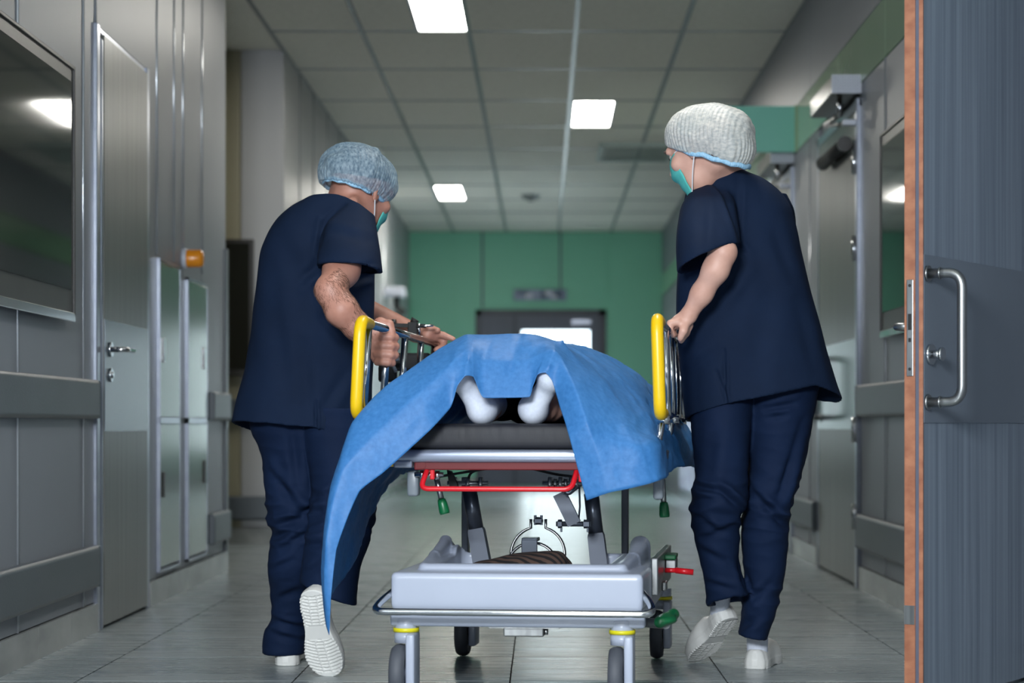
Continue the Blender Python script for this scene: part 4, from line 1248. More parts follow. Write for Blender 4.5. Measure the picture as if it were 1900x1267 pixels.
def creases(lines, Y, base=None):
    """folds pressed into cloth: each (px0, py0, px1, py1, depth m, width m); only on the side towards the camera"""
    L_ = []
    for (a, b, c, d, dep, wd) in lines:
        p, q = W(a, b, Y), W(c, d, Y)
        L_.append((np.array([p.x, p.z]), np.array([q.x, q.z]), dep, wd))
    def f(V, N):
        o = np.zeros(len(V)) if base is None else base(V, N)
        fr = np.clip(-N[:, 1] * 2.5, 0, 1)
        P2 = V[:, [0, 2]]
        for p, q, dep, wd in L_:
            u = q - p; ll = u @ u
            t = np.clip((P2 - p) @ u / ll, 0, 1)
            perp = np.array([-u[1], u[0]]) / math.sqrt(ll)
            rel = P2 - p - t[:, None] * u
            dist = np.linalg.norm(rel, axis=1)
            sg = rel @ perp
            taper = 1 - .55 * np.abs(2 * t - 1)
            o += 1.9 * fr * taper * dep * (-np.exp(-(dist / wd) ** 2) + .75 * np.exp(-((sg - 1.7 * wd) / wd) ** 2) * np.exp(-((dist - np.abs(sg)) / wd) ** 2))
        return o
    return f

def knee_folds(V, N, seed, zk, za):
    """bunched cloth at the knees and above the hems"""
    r_ = 1 - 2 * np.abs(waves(V, 55, seed, stretch=(.45, .45, 1.5)))
    r2 = 1 - 2 * np.abs(waves(V, 95, seed + 7, stretch=(.5, .5, 1.3)))
    g_ = np.exp(-((V[:, 2] - zk) / .075) ** 2) + .3 * np.exp(-((V[:, 2] - za) / .05) ** 2) + .22
    return g_ * (.0065 * r_ + .0028 * r2)

def hem(F, Y, line, fall):
    """trim a garment along a hem line; the far side hangs lower by fall per metre of depth"""
    P_ = [W(a, b, Y) for a, b in line]
    zl = np.interp(F.ax[0], [q.x for q in P_], [q.z for q in P_])[:, None, None] - fall * np.clip(F.ax[1][None, :, None] - Y, 0, 1)
    F.d = np.maximum(F.d, (zl - F.ax[2][None, None, :]).astype(np.float32))

def collar(F, Y, line):
    P_ = [W(a, b, Y) for a, b in line]
    zu = np.interp(F.ax[0], [q.x for q in P_], [q.z for q in P_])[:, None, None] - .18 * np.clip(F.ax[1][None, :, None] - Y, 0, 1)
    F.d = np.maximum(F.d, (F.ax[2][None, None, :] - zu).astype(np.float32))

def rows(Y, tab):
    """(py, px left, px right, depth centre, depth radius) -> slices in metres; depth of None = Y"""
    out = []
    for (py, l, r, yc, ry) in tab:
        a, b = W(l, py, yc), W(r, py, yc)
        out.append((a.z, a.x, b.x, yc, ry))
    return out

# =================================================== the man
man = tag(empty('person', (W(560, 1235, 6.15).x, 6.15, 0)), 'man in a navy scrub suit and blue cap pushing the gurney rail', 'person')
Rm = basis((.60, .72, -.34), (.16, .05, 1))
Cm = np.array(W(669, 351, 6.09))
p = lambda x, y, Y: np.array(W(x, y, Y))
TM = rows(6.07, [
    (348, 612, 664, 6.06, .070), (357, 598, 670, 6.06, .088), (365, 576, 682, 6.06, .104), (375, 556, 691, 6.06, .114), (392, 530, 696, 6.06, .122), (420, 504, 698, 6.06, .130), (455, 487, 697, 6.06, .136),
    (500, 478, 695, 6.07, .140), (560, 471, 694, 6.08, .142), (620, 464, 694, 6.09, .146), (680, 455, 693, 6.10, .152), (740, 441, 690, 6.10, .160), (812, 424, 688, 6.10, .170)])
SL = rows(5.9, [(362, 640, 672, 6.04, .050), (372, 640, 684, 6.02, .072), (384, 634, 691, 6.0, .084), (394, 624, 695, 5.98, .090), (410, 610, 698, 5.945, .098), (440, 596, 702, 5.895, .105), (470, 590, 706, 5.85, .112), (506, 589, 709, 5.82, .116)])
SL2 = rows(6.1, [(400, 520, 590, 6.17, .07), (440, 498, 600, 6.20, .095), (480, 492, 640, 6.24, .10)])
A = rows(6.12, [(755, 470, 600, 6.10, .125), (790, 466, 612, 6.11, .125), (834, 483, 613, 6.12, .120), (900, 491, 612, 6.12, .110), (951, 497, 608, 6.12, .102), (995, 504, 604, 6.12, .094),
    (1030, 500, 598, 6.13, .090), (1058, 498, 590, 6.14, .086), (1100, 502, 580, 6.19, .078), (1148, 504, 569, 6.22, .074), (1174, 492, 566, 6.235, .074), (1212, 488, 564, 6.245, .074)])
B = rows(6.05, [(755, 560, 690, 6.07, .125), (800, 562, 691, 6.06, .120), (850, 572, 692, 6.05, .115), (900, 580, 694, 6.03, .108), (964, 576, 691, 6.01, .100), (1000, 571, 684, 5.99, .096),
    (1050, 562, 668, 5.985, .088), (1085, 556, 664, 5.985, .084), (1140, 554, 662, 5.985, .084)])
F = Field((-1.0, 5.40, .10), (-.12, 6.68, 1.60), .0034)
Pm = head_sdf(F, Cm, Rm)
neck0 = Cm + Rm @ np.array([0, -.02, -.05])
F.chain([neck0, p(644, 368, 6.10), p(634, 395, 6.10)], [.058, .048, .050], .02, .03)
F.slices(TM, 2.2, .02, shrink=.026, zlo=W(0, 735, 6.1).z, zhi=W(0, 372, 6.06).z)
F.slices(SL, 2.2, .02, shrink=.045, zlo=W(0, 455, 5.88).z)
F.slices(A, 2.1, .0, shrink=.040, zlo=W(0, 1180, 6.19).z).slices(B, 2.1, .0, shrink=.040, zlo=W(0, 1060, 5.9).z)
sh, el, wr_ = p(664, 432, 5.93), p(613, 538, 5.70), p(688, 634, 5.735)
F.chain([p(652, 450, 5.90), p(634, 500, 5.795), el], [.045, .046, .039], .02, .03)
F.chain([el, p(634, 575, 5.69), p(662, 605, 5.71), wr_], [.039, .0415, .0345, .028], .02, .02)
# right hand closed around the rail post
F.chain([wr_, p(703, 622, 5.725)], [.029, .030], .015)
F.cap(p(702, 608, 5.735), p(703, 662, 5.735), .021, .022, .018)
for i, py in enumerate((625, 641.5, 657.5, 672)):
    ln = (0, 1, 0, -5)[i]; r = (.0112, .0115, .0110, .0098)[i]
    pts = [p(700, py, 5.712), p(712, py - .5, 5.694), p(725 + ln, py + .5, 5.695), p(733 + ln, py + 1.5, 5.708), p(731 + ln, py + 2, 5.735), p(716, py + 2, 5.748)]
    F.chain(pts, [r * 1.05, r * 1.08, r * 1.03, r, r * .95, r * .85], .004, .004)
F.chain([p(700, 612, 5.715), p(706, 600, 5.71), p(722, 602, 5.705), p(727, 614, 5.70)], [.018, .0165, .0125, .0108], .012, .006)
# left arm reaches over to the far grip, index finger out
sl_, elb, wl_ = p(532, 440, 6.16), p(640, 560, 6.42), p(772, 618, 6.47)
F.chain([p(560, 480, 6.20), elb, wl_], [.040, .044, .028], .04, .03)
F.chain([wl_, p(795, 622, 6.47), p(806, 622, 6.47)], [.027, .026, .020], .01, .01)
F.chain([p(806, 618, 6.46), p(823, 622, 6.455), p(841, 629, 6.45)], [.0125, .0105, .0082], .006, .004)
for i, (x, y, Y) in enumerate(((824, 632, 6.475), (823, 640, 6.49), (819, 646, 6.505))):
    F.chain([p(806, 624 + 5 * i, Y), p(x, y, Y), p(x - 3, y + 12, Y - .01), p(x - 15, y + 17, Y - .02)], [.0115, .0112, .0102, .009], .006, .004)
F.chain([p(793, 622, 6.45), p(798, 610, 6.45), p(812, 613, 6.44)], [.016, .013, .0095], .01, .005)
# ankles below the trousers
F.chain([p(528, 1170, 6.2), p(528, 1222, 6.2)], [.036, .036], .02)
F.chain([p(614, 1030, 5.99), p(613, 1058, 5.99)], [.036, .026], .02)
mbody = field_obj('body', F, M_skinm, man, 2)
eyes(Pm, Rm, man)
# hair
F = Field(Cm - .16, Cm + .16, .005)
F.ell(Cm + Rm @ np.array([0, -.016, .036]), (.080, .099, .085), Rm)
F.keep(Cm + Rm @ np.array([0, -.02, .022]), Rm @ np.array([0, .25, -1.0]))
field_obj('hair', F, M_hair, man, 1, lambda V, N: .0015 * waves(V, 200, 3))
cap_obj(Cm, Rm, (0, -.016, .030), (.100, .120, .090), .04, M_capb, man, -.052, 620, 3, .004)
def face_mask(P, R, parent, m):
    n1, n2 = 25, 21
    vs = []
    for j in range(n2):
        v = j / (n2 - 1)
        for i in range(n1):
            a = (i / (n1 - 1) - .5) * 2.35
            w_ = .068 - .010 * v ** 2 - .006 * (1 - v)
            z = -.012 - .105 * v + .012 * (1 - math.cos(a)) - .012 * abs(math.sin(a)) * (v - .5) * 2
            yb = .030 - .004 * v
            bulge = .090 + .020 * math.exp(-((v - .30) / .25) ** 2) * math.cos(a) - .020 * max(0, v - .65)
            pl = .0018 * math.sin(v * 6 * math.pi)
            vs.append(Vector(P(w_ * math.sin(a), yb + (bulge - .022 + pl) * math.cos(a), z)))
    fs = [(j * n1 + i, j * n1 + i + 1, (j + 1) * n1 + i + 1, (j + 1) * n1 + i) for j in range(n2 - 1) for i in range(n1 - 1)]
    o = mesh_obj('face_mask', vs, fs, m, parent, True)
    md = o.modifiers.new('thick', 'SOLIDIFY'); md.thickness = .002; md.offset = 0
    for sx in (-1, 1):
        for z0, z1 in ((-.016, .028), (-.100, -.038)):
            e = vs[(0 if z0 > -.05 else n2 - 1) * n1 + (0 if sx < 0 else n1 - 1)]
            pts = [e, Vector(P(sx * .078, .012, (z0 + z1) / 2)), Vector(P(sx * .088, -.012, z1))]
            MB().tube(fillet(pts, .02, 4), .0016, 6).build('mask_string', M_string, o)
    return o
face_mask(Pm, Rm, man, M_mask)

# tunic
F = Field((-1.02, 5.62, .60), (-.40, 6.36, 1.46), .0042)
F.slices(TM, 2.25)
F.slices(SL, 2.2, .016)
F.slices(SL, 2.2, 0, True, .013, zlo=-9, zhi=W(0, 472, 5.9).z)
F.slices(TM, 2.25, 0, True, .010, zlo=-9, zhi=W(0, 735, 6.1).z)
# opening of the sleeve stays above a slanted hem; neck opening
zc1, zc2 = W(590, 489, 5.88), W(708, 500, 5.86)
hemn = np.array([0, 0, -1.0])
sl_box = F.grid((zc1.x - .03, 5.6, .9), (zc2.x + .08, 6.03, zc1.z + .02))
sl0_, X_, Y_, Z_ = sl_box
zl = zc1.z + (zc2.z - zc1.z) * (X_ - zc1.x) / (zc2.x - zc1.x)
torso_only = np.maximum(zl - Z_, 0)
# cut only what belongs to the sleeve: below the hem and in front of the torso
slv = Field(F.lo, F.lo + F.h * (F.n - 1), F.h); slv.slices(SL, 2.2)
tor = Field(F.lo, F.lo + F.h * (F.n - 1), F.h); tor.slices(TM, 2.25)
mask_ = (slv.d < .02) & (tor.d > .002)
sub = np.where(mask_[sl0_], (zl - Z_ - .12 * (Y_ - 5.72)), -1)
F.d[sl0_] = np.maximum(F.d[sl0_], sub.astype(np.float32))
collar(F, 5.96, ((540, 352), (600, 359), (625, 361), (645, 366), (668, 377), (690, 394), (720, 412)))
hem(F, 5.95, ((420, 772), (429, 774), (470, 783), (586, 794), (642, 805), (700, 812)), .14)
man_cr = creases([
    (596, 470, 604, 418, .006, .010), (604, 418, 640, 384, .004, .010), (592, 492, 560, 520, .006, .014), (700, 500, 660, 520, .004, .01),
    (588, 495, 600, 590, .005, .016), (600, 590, 640, 640, .005, .014), (560, 640, 572, 780, .003, .02), (500, 560, 530, 700, .0025, .025),
    (586, 745, 587, 795, .005, .004), (640, 690, 600, 760, .003, .016), (630, 440, 690, 455, .003, .014), (520, 440, 560, 520, .002, .03)], 5.95,
    base=lambda V, N: 0.0045 * waves(V, 22, 11, stretch=(1.4, 1, .5)) + .0022 * waves(V, 60, 12, stretch=(1.2, 1, .6)))
field_obj('tunic', F, M_navy, man, 2, man_cr)
# trousers
F = Field((-1.0, 5.72, -.02), (-.42, 6.34, .76), .0042)
F.slices(B, 2.1)
F.slices(B, 2.1, 0, True, .012, zlo=W(0, 1150, 5.9).z - .01, zhi=W(0, 1045, 5.92).z)
F.slices(A, 2.1, .014)
F.slices(A, 2.1, 0, True, .012, zlo=-9, zhi=W(0, 1165, 6.19).z)
# slanted hem of the lifted leg
ha, hb = W(554, 1088, 5.88), W(650, 1128, 5.88)
sl1, X_, Y_, Z_ = F.grid((ha.x - .05, 5.7, -.05), (hb.x + .12, 6.10, .30))
legB = Field(F.lo, F.lo + F.h * (F.n - 1), F.h); legB.slices(B, 2.1)
legA = Field(F.lo, F.lo + F.h * (F.n - 1), F.h); legA.slices(A, 2.1)
zl = ha.z + (hb.z - ha.z) * (X_ - ha.x) / (hb.x - ha.x) + .0 * Y_
sub = np.where(((legB.d < .02) & (legA.d > .003))[sl1], zl - Z_, -1)
F.d[sl1] = np.maximum(F.d[sl1], sub.astype(np.float32))
man_tr = creases([
    (500, 880, 560, 950, .007, .014), (560, 950, 600, 945, .008, .012), (600, 915, 560, 960, .007, .012), (505, 985, 560, 960, .008, .014), (503, 1000, 545, 985, .007, .010), (520, 1020, 575, 985, .006, .012),
    (545, 800, 552, 900, .006, .014), (500, 1060, 540, 1040, .004, .01), (498, 1160, 550, 1175, .005, .010), (495, 1185, 545, 1200, .004, .010),
    (505, 1120, 545, 1100, .004, .012), (600, 930, 640, 900, .005, .012), (515, 850, 535, 930, .004, .02), (580, 1010, 620, 1000, .006, .012), (575, 1060, 610, 1040, .004, .012)], 6.02,
    base=lambda V, N: knee_folds(V, N, 121, .44, .14) + .004 * waves(V, 26, 21, stretch=(1, 1, .7)) + 0 * .0034 * waves(V, 70, 22, stretch=(.5, .5, 1.3)))
field_obj('trousers', F, M_navytr, man, 2, man_tr)
# shoes and socks
shoe(man, W(530, 1236, 6.18), W(533, 1229.5, 6.18) + Vector((0, .26, 0)), (0, 0, 1), -1)
_, Ms = shoe(man, W(577, 1095, 5.865), W(605, 1248, 5.935), (.22, 1.0, .1), -1, .265, 1.14)
h0 = Ms @ Vector((0, .055, .060))
F = Field(np.array(h0) - .14, np.array(h0) + .16, .005)
F.cap(h0, p(610, 1060, 5.99), .028, .034, .0)
field_obj('sock', F, M_sock, man, 1)
h1 = Vector(W(528, 1218, 6.2)) + Vector((0, .055, .0)); h1.z = .05
F = Field(np.array(h1) - .1, np.array(h1) + .2, .005)
F.cap(h1, h1 + Vector((0, .01, .14)), .030, .032)
field_obj('sock', F, M_sock, man, 1)
# dark hair on the forearm
rng = np.random.RandomState(5)
me_ = mbody.data
co = np.empty(len(me_.vertices) * 3); me_.vertices.foreach_get('co', co); co = co.reshape(-1, 3)
lv = np.empty(len(me_.loops), np.int32); me_.loops.foreach_get('vertex_index', lv)
no = vnormals(co, lv.reshape(-1, 4))
ea, wa = np.array(el), np.array(wr_)
ax_ = (wa - ea) / np.linalg.norm(wa - ea); tpar = (co - ea) @ ax_
dist = np.linalg.norm(co - ea - tpar[:, None] * ax_, axis=1)
idx = np.where((tpar > -.035) & (tpar < np.linalg.norm(wa - ea) - .01) & (dist < .06))[0]
idx = rng.choice(idx, min(2600, len(idx)), replace=False)
hv, hf = [], []
for i in idx:
    d_ = ax_ + .7 * rng.normal(size=3) * .6 + np.array([0, 0, -.3]); d_ -= no[i] * (d_ @ no[i]); d_ /= np.linalg.norm(d_)
    s_ = np.cross(d_, no[i]) * .0003; l_ = rng.uniform(.006, .013)
    b_ = co[i] + no[i] * .0008
    k = len(hv)
    hv += [b_ - s_, b_ + s_, b_ + d_ * l_ * .6 + no[i] * .001, b_ + d_ * l_ + no[i] * .0006]
    hf += [(k, k + 1, k + 2), (k + 1, k + 3, k + 2)]
tag(mesh_obj('arm_hair', hv, hf, M_armhair, man), kind='stuff')

# =================================================== the woman
woman = tag(empty('person', (W(1400, 1240, 6.09).x, 6.09, 0)), 'woman in a navy scrub suit, white cap and green face mask', 'person')
Rw = basis((-.78, .52, -.36), (-.10, .0, 1))
Cw = np.array(W(1300, 274, 5.93))
TW = rows(6.0, [
    (306, 1326, 1366, 6.0, .045), (316, 1312, 1380, 6.0, .060), (330, 1292, 1412, 6.0, .085), (350, 1276, 1440, 6.0, .105), (380, 1268, 1464, 6.0, .118), (415, 1264, 1476, 6.0, .124),
    (470, 1260, 1488, 6.0, .128), (520, 1256, 1500, 6.0, .132), (580, 1255, 1516, 6.01, .138), (640, 1258, 1531, 6.01, .146), (700, 1263, 1550, 6.02, .156), (790, 1272, 1580, 6.02, .172)])
SW = rows(5.85, [(340, 1300, 1345, 5.97, .030), (352, 1284, 1352, 5.94, .055), (374, 1268, 1362, 5.89, .085), (410, 1259, 1367, 5.84, .102), (450, 1256, 1372, 5.80, .110), (520, 1256, 1374, 5.77, .112)])
SW2 = rows(6.1, [(360, 1400, 1460, 6.08, .07), (385, 1392, 1472, 6.10, .085), (418, 1392, 1477, 6.12, .09)])
LL = rows(6.0, [(690, 1280, 1402, 6.02, .125), (768, 1283, 1397, 6.01, .118), (800, 1285, 1394, 6.0, .112), (850, 1289, 1389, 5.99, .104), (890, 1291, 1386, 5.98, .098), (920, 1285, 1383, 5.97, .096), (960, 1284, 1373, 5.98, .090),
    (1000, 1290, 1371, 6.0, .084), (1050, 1301, 1374, 6.02, .078), (1085, 1309, 1386, 6.03, .076), (1125, 1313, 1408, 6.04, .078)])
RR = rows(6.04, [(690, 1372, 1522, 6.03, .128), (740, 1376, 1514, 6.04, .125), (768, 1380, 1508, 6.04, .122), (850, 1386, 1493, 6.05, .110), (900, 1384, 1478, 6.05, .102), (950, 1379, 1461, 6.05, .094), (985, 1377, 1462, 6.05, .090),
    (1030, 1378, 1460, 6.06, .084), (1080, 1381, 1452, 6.07, .078), (1130, 1378, 1440, 6.08, .074), (1160, 1373, 1431, 6.09, .072), (1195, 1364, 1420, 6.09, .070)])
F = Field((.32, 5.60, .10), (.90, 6.52, 1.66), .0034)
Pw = head_sdf(F, Cw, Rw, big=.97)
F.chain([Cw + Rw @ np.array([0, -.028, -.04]), p(1342, 320, 5.98), p(1350, 350, 6.0)], [.056, .052, .054], .02, .03)
F.slices(TW, 2.2, .02, shrink=.026, zlo=W(0, 700, 6.0).z, zhi=W(0, 326, 6.0).z)
F.slices(SW, 2.2, .02, shrink=.045, zlo=W(0, 415, 5.85).z)
F.slices(LL, 2.1, .0, shrink=.040, zlo=W(0, 1085, 6.0).z, zhi=W(0, 720, 6.0).z).slices(RR, 2.1, .0, shrink=.040, zlo=W(0, 1165, 6.09).z, zhi=W(0, 735, 6.0).z)
sw, ew, ww = p(1308, 392, 5.88), p(1342, 468, 5.735), p(1277, 586, 5.80)
F.chain([p(1322, 430, 5.83), ew], [.038, .0345], .02)
F.chain([ew, p(1328, 500, 5.745), p(1302, 545, 5.775), ww], [.0345, .0345, .0285, .0215], .02, .02)
# left hand laid over the rail
F.chain([ww, p(1264, 596, 5.815)], [.0225, .021], .012)
F.cap(p(1256, 598, 5.80), p(1264, 600, 5.855), .0165, .0165, .016)
for i in range(4):
    Yd = 5.785 + .0215 * i
    sx = 1.8 * i
    r = (.0092, .0094, .0090, .0080)[i]
    F.chain([p(1258 + sx, 597, Yd), p(1244 + sx, 600, Yd), p(1243 + sx, 612, Yd), p(1249 + sx, 622, Yd)], [r * 1.2, r * 1.08, r, r * .85], .006, .004)
F.chain([p(1272, 600, 5.79), p(1268, 614, 5.775), p(1262, 628, 5.78)], [.0135, .0115, .0088], .010, .005)
F.chain([p(1278, 604, 5.82), p(1272, 618, 5.82), p(1264, 632, 5.83)], [.013, .011, .0085], .010, .005)
# far arm, hanging in front
F.chain([p(1430, 430, 6.06), p(1440, 520, 6.20), p(1412, 610, 6.36), p(1404, 640, 6.38)], [.036, .036, .024, .022], .04, .03)
for i in range(4):
    F.chain([p(1404 - 4 * i, 640, 6.39), p(1400 - 4 * i, 668, 6.40), p(1398 - 4 * i, 680, 6.385)], [.0105, .009, .008], .008, .004)
F.chain([p(1410, 640, 6.37), p(1412, 660, 6.36)], [.012, .009], .008)
F.chain([p(1339, 1060, 6.03), p(1339, 1092, 6.06)], [.026, .022], .02)
F.chain([p(1398, 1150, 6.09), p(1397, 1205, 6.12)], [.026, .024], .02)
field_obj('body', F, M_skinw, woman, 2)
eyes(Pw, Rw, woman)
F = Field(Cw - .16, Cw + .16, .005)
F.ell(Cw + Rw @ np.array([0, -.02, .036]), (.076, .094, .076), Rw)
F.keep(Cw + Rw @ np.array([0, -.02, .025]), Rw @ np.array([0, -.3, -1.0]))
field_obj('hair', F, M_hair, woman, 1, lambda V, N: .0015 * waves(V, 200, 7))
cap_obj(Cw, Rw, (0, -.034, .020), (.104, .130, .096), .36, M_capw, woman, -.048, 560, 8, .0, False)
face_mask(Pw, Rw, woman, M_mask)
F = Field((.34, 5.60, .64), (.92, 6.34, 1.48), .0042)
F.slices(TW, 2.25)
F.slices(SW, 2.2, .016)
F.slices(SW2, 2.2, .012)
F.slices(SW, 2.2, 0, True, .013, zlo=-9, zhi=W(0, 440, 5.85).z)
F.slices(TW, 2.25, 0, True, .010, zlo=-9, zhi=W(0, 690, 6.0).z)
slv = Field(F.lo, F.lo + F.h * (F.n - 1), F.h); slv.slices(SW, 2.2)
tor = Field(F.lo, F.lo + F.h * (F.n - 1), F.h); tor.slices(TW, 2.25)
wa_, wb_ = W(1257, 500, 5.78), W(1368, 449, 5.70)
sl2, X_, Y_, Z_ = F.grid((wa_.x - .05, 5.5, .9), (wb_.x + .06, 6.0, 1.42))
zl = wa_.z + (wb_.z - wa_.z) * (X_ - wa_.x) / (wb_.x - wa_.x) - .12 * (Y_ - 5.74)
sub = np.where(((slv.d < .02) & (tor.d > .002))[sl2], zl - Z_, -1)
F.d[sl2] = np.maximum(F.d[sl2], sub.astype(np.float32))
# hem rises towards her right side
hem(F, 5.87, ((1262, 770), (1272, 768), (1340, 752), (1400, 739), (1515, 713), (1540, 719), (1575, 730)), .12)
F.ell(p(1345, 304, 5.97), (.052, .055, .028), None, .004, cut=True)
wom_cr = creases([
    (1366, 450, 1338, 352, .006, .010), (1338, 352, 1320, 335, .004, .010), (1366, 452, 1380, 470, .004, .010), (1372, 330, 1366, 440, .003, .010),
    (1372, 500, 1330, 560, .004, .016), (1400, 470, 1440, 560, .0025, .03), (1330, 690, 1350, 748, .003, .006), (1344, 650, 1346, 748, .0035, .005),
    (1480, 560, 1515, 690, .003, .02), (1420, 560, 1400, 700, .0025, .03), (1285, 690, 1330, 650, .003, .016), (1300, 380, 1290, 470, .003, .014), (1440, 430, 1470, 520, .003, .018)], 5.87,
    base=lambda V, N: 0.0045 * waves(V, 20, 31, stretch=(1.4, 1, .45)) + .0022 * waves(V, 60, 32, stretch=(1.2, 1, .6)))
field_obj('tunic', F, M_navy, woman, 2, wom_cr)
F = Field((.36, 5.80, -.02), (.86, 6.26, .92), .0042)
F.slices(LL, 2.1)
F.slices(LL, 2.1, 0, True, .011, zlo=W(0, 1160, 6.0).z, zhi=W(0, 1070, 6.04).z)
F.slices(RR, 2.1, .012)
F.slices(RR, 2.1, 0, True, .011, zlo=-9, zhi=W(0, 1150, 6.09).z)
legL = Field(F.lo, F.lo + F.h * (F.n - 1), F.h); legL.slices(LL, 2.1)
legR = Field(F.lo, F.lo + F.h * (F.n - 1), F.h); legR.slices(RR, 2.1)
la_, lb_ = W(1313, 1121, 5.97), W(1362, 1104, 5.97)
sl3, X_, Y_, Z_ = F.grid((.36, 5.8, .1), (.66, 6.26, .36))
zl = np.minimum(la_.z + (lb_.z - la_.z) * (X_ - la_.x) / (lb_.x - la_.x), lb_.z) + 0 * Y_ - .25 * np.maximum(Y_ - 6.0, 0)
sub = np.where(((legL.d < .02) & (legR.d > .003))[sl3], zl - Z_, -1)
F.d[sl3] = np.maximum(F.d[sl3], sub.astype(np.float32))
ra_, rb_ = W(1366, 1178, 6.03), W(1420, 1190, 6.03)
sl3, X_, Y_, Z_ = F.grid((.36, 5.8, -.02), (.8, 6.26, .16))
zl = ra_.z + (rb_.z - ra_.z) * (X_ - ra_.x) / (rb_.x - ra_.x) + 0 * Y_
F.d[sl3] = np.maximum(F.d[sl3], (zl - Z_).astype(np.float32))
wom_tr = creases([
    (1288, 900, 1340, 915, .008, .010), (1330, 905, 1372, 945, .009, .010), (1290, 925, 1330, 925, .006, .010), (1300, 960, 1330, 985, .005, .012), (1305, 1000, 1360, 975, .005, .012), (1300, 1020, 1340, 1040, .004, .012),
    (1400, 915, 1440, 960, .009, .012), (1440, 960, 1460, 975, .007, .010), (1385, 950, 1430, 945, .004, .012), (1470, 860, 1440, 930, .005, .012), (1490, 780, 1450, 920, .004, .012), (1420, 760, 1470, 750, .006, .010), (1425, 775, 1455, 772, .006, .010),
    (1385, 1100, 1375, 1050, .006, .012), (1400, 1110, 1385, 1070, .006, .012), (1410, 1150, 1380, 1170, .005, .012), (1395, 1120, 1430, 1090, .004, .012), (1320, 800, 1310, 880, .004, .02), (1320, 1085, 1360, 1095, .004, .010)], 5.94,
    base=lambda V, N: knee_folds(V, N, 141, .48, .20) + .004 * waves(V, 26, 41, stretch=(1, 1, .7)) + 0 * .0034 * waves(V, 70, 42, stretch=(.5, .5, 1.3)))
field_obj('trousers', F, M_navytr, woman, 2, wom_tr)
_, Ms = shoe(woman, W(1358, 1146, 6.09), W(1297, 1224, 6.27), (-.35, .55, .80), 1, .255)
h0 = Ms @ Vector((0, .050, .045))
F = Field(np.array(h0) - .12, np.array(h0) + .2, .004)
F.cap(h0, p(1338, 1085, 6.06), .0270, .0315).ell(h0, (.028, .045, .028))
field_obj('sock', F, M_sock, woman, 1)
hr = W(1400, 1243, 6.10); hr.z = 0.0
_, Ms = shoe(woman, hr, hr + Vector((.07, .24, 0)), (0, 0, 1), 1, .255)
h1 = Ms @ Vector((0, .045, .045))
F = Field(np.array(h1) - .1, np.array(h1) + .22, .004)
F.cap(h1, h1 + Vector((0, -.005, .13)), .0305, .034)
field_obj('sock', F, M_sock, woman, 1)

# =================================================== the patient under the sheet
pat = tag(empty('person', GM @ Vector((0, 1.0, .713))), 'patient lying under the blue sheet, white socks showing at the feet', 'person')
mz = mz1
F = Field((-.34, .08, mz - .03), (.36, 1.95, mz + .33), .006)
R0 = basis((0, 0.18, 1), (0, 1, 0))
Pp = head_sdf(F, np.array([.02, 1.73, mz + .088]), R0)
F.chain([np.array([.02, 1.66, mz + .075]), np.array([.02, 1.56, mz + .10])], [.06, .075], .02)
F.chain([np.array([.02, 1.50, mz + .115]), np.array([.02, 1.25, mz + .11]), np.array([.02, .98, mz + .105])], [.115, .11, .115], .05, .06)
F.cap((-.13, 1.47, mz + .10), (.17, 1.47, mz + .10), .06, .06, .05)
for sx in (-1, 1):
    x0 = .02 + sx * .19
    F.chain([np.array([.02 + sx * .18, 1.45, mz + .10]), np.array([.02 + sx * .225, 1.15, mz + .06]), np.array([.02 + sx * .20, .93, mz + .05])], [.052, .042, .03], .03, .02)
    for i in range(4):
        F.chain([np.array([x0 - .025 + .017 * i, .92, mz + .05]), np.array([x0 - .025 + .017 * i, .84, mz + .04])], [.011, .009], .008)
    F.chain([np.array([.02 + sx * .08, .96, mz + .10]), np.array([.0 + sx * .085, .55, mz + .085]), np.array([-.005 + sx * .085, .23, mz + .05]), np.array([-.005 + sx * .075, .19, mz + .045])], [.085, .06, .042, .038], .04, .02)
    F.chain([np.array([-.005 + sx * .072, .175, mz + .04]), np.array([sx * .115 - .005, .15, mz + .13])], [.034, .022], .02)
F.keep((0, 0, mz - .004), (0, 0, -1))
field_obj('body', F, M_skinw, pat, 2, xf=GM)
F = Field((-.34, .16, mz - .01), (.36, 1.15, mz + .28), .007)
F.ell((.02, 1.0, mz + .105), (.19, .15, .13))
for sx in (-1, 1):
    F.chain([np.array([.02 + sx * .085, .96, mz + .105]), np.array([.0 + sx * .09, .55, mz + .09]), np.array([-.005 + sx * .088, .26, mz + .06])], [.10, .076, .058], .03, .03)
F.keep((0, 0, mz - .004), (0, 0, -1))
field_obj('trousers', F, M_dark, pat, 2, xf=GM)
for sx in (-1, 1):
    heel = G(890 if sx < 0 else 986, 768, .045); heel.z = mz + .032
    ball = G(852 if sx < 0 else 1022, 700, .025)
    toe = G(845 if sx < 0 else 1030, 668, .055)
    F = Field((min(heel.x, toe.x) - .08, -.04, mz - .02), (max(heel.x, toe.x) + .08, .36, mz + .30), .004)
    F.ell(heel + Vector((0, .045, .0)), (.031, .05, .032))
    F.chain([heel + Vector((0, .02, 0)), ball.lerp(heel, .45) + Vector((0, .03, 0)), ball + Vector((0, .005, 0)), toe + Vector((0, .025, 0))], [.028, .023, .031, .022], .015, .02)
    F.chain([heel + Vector((0, .05, .01)), heel + Vector((-sx * .005, .2, .02))], [.036, .04], .03)
    F.keep((0, 0, mz - .004), (0, 0, -1))
    field_obj('sock', F, M_sock, pat, 2, xf=GM)

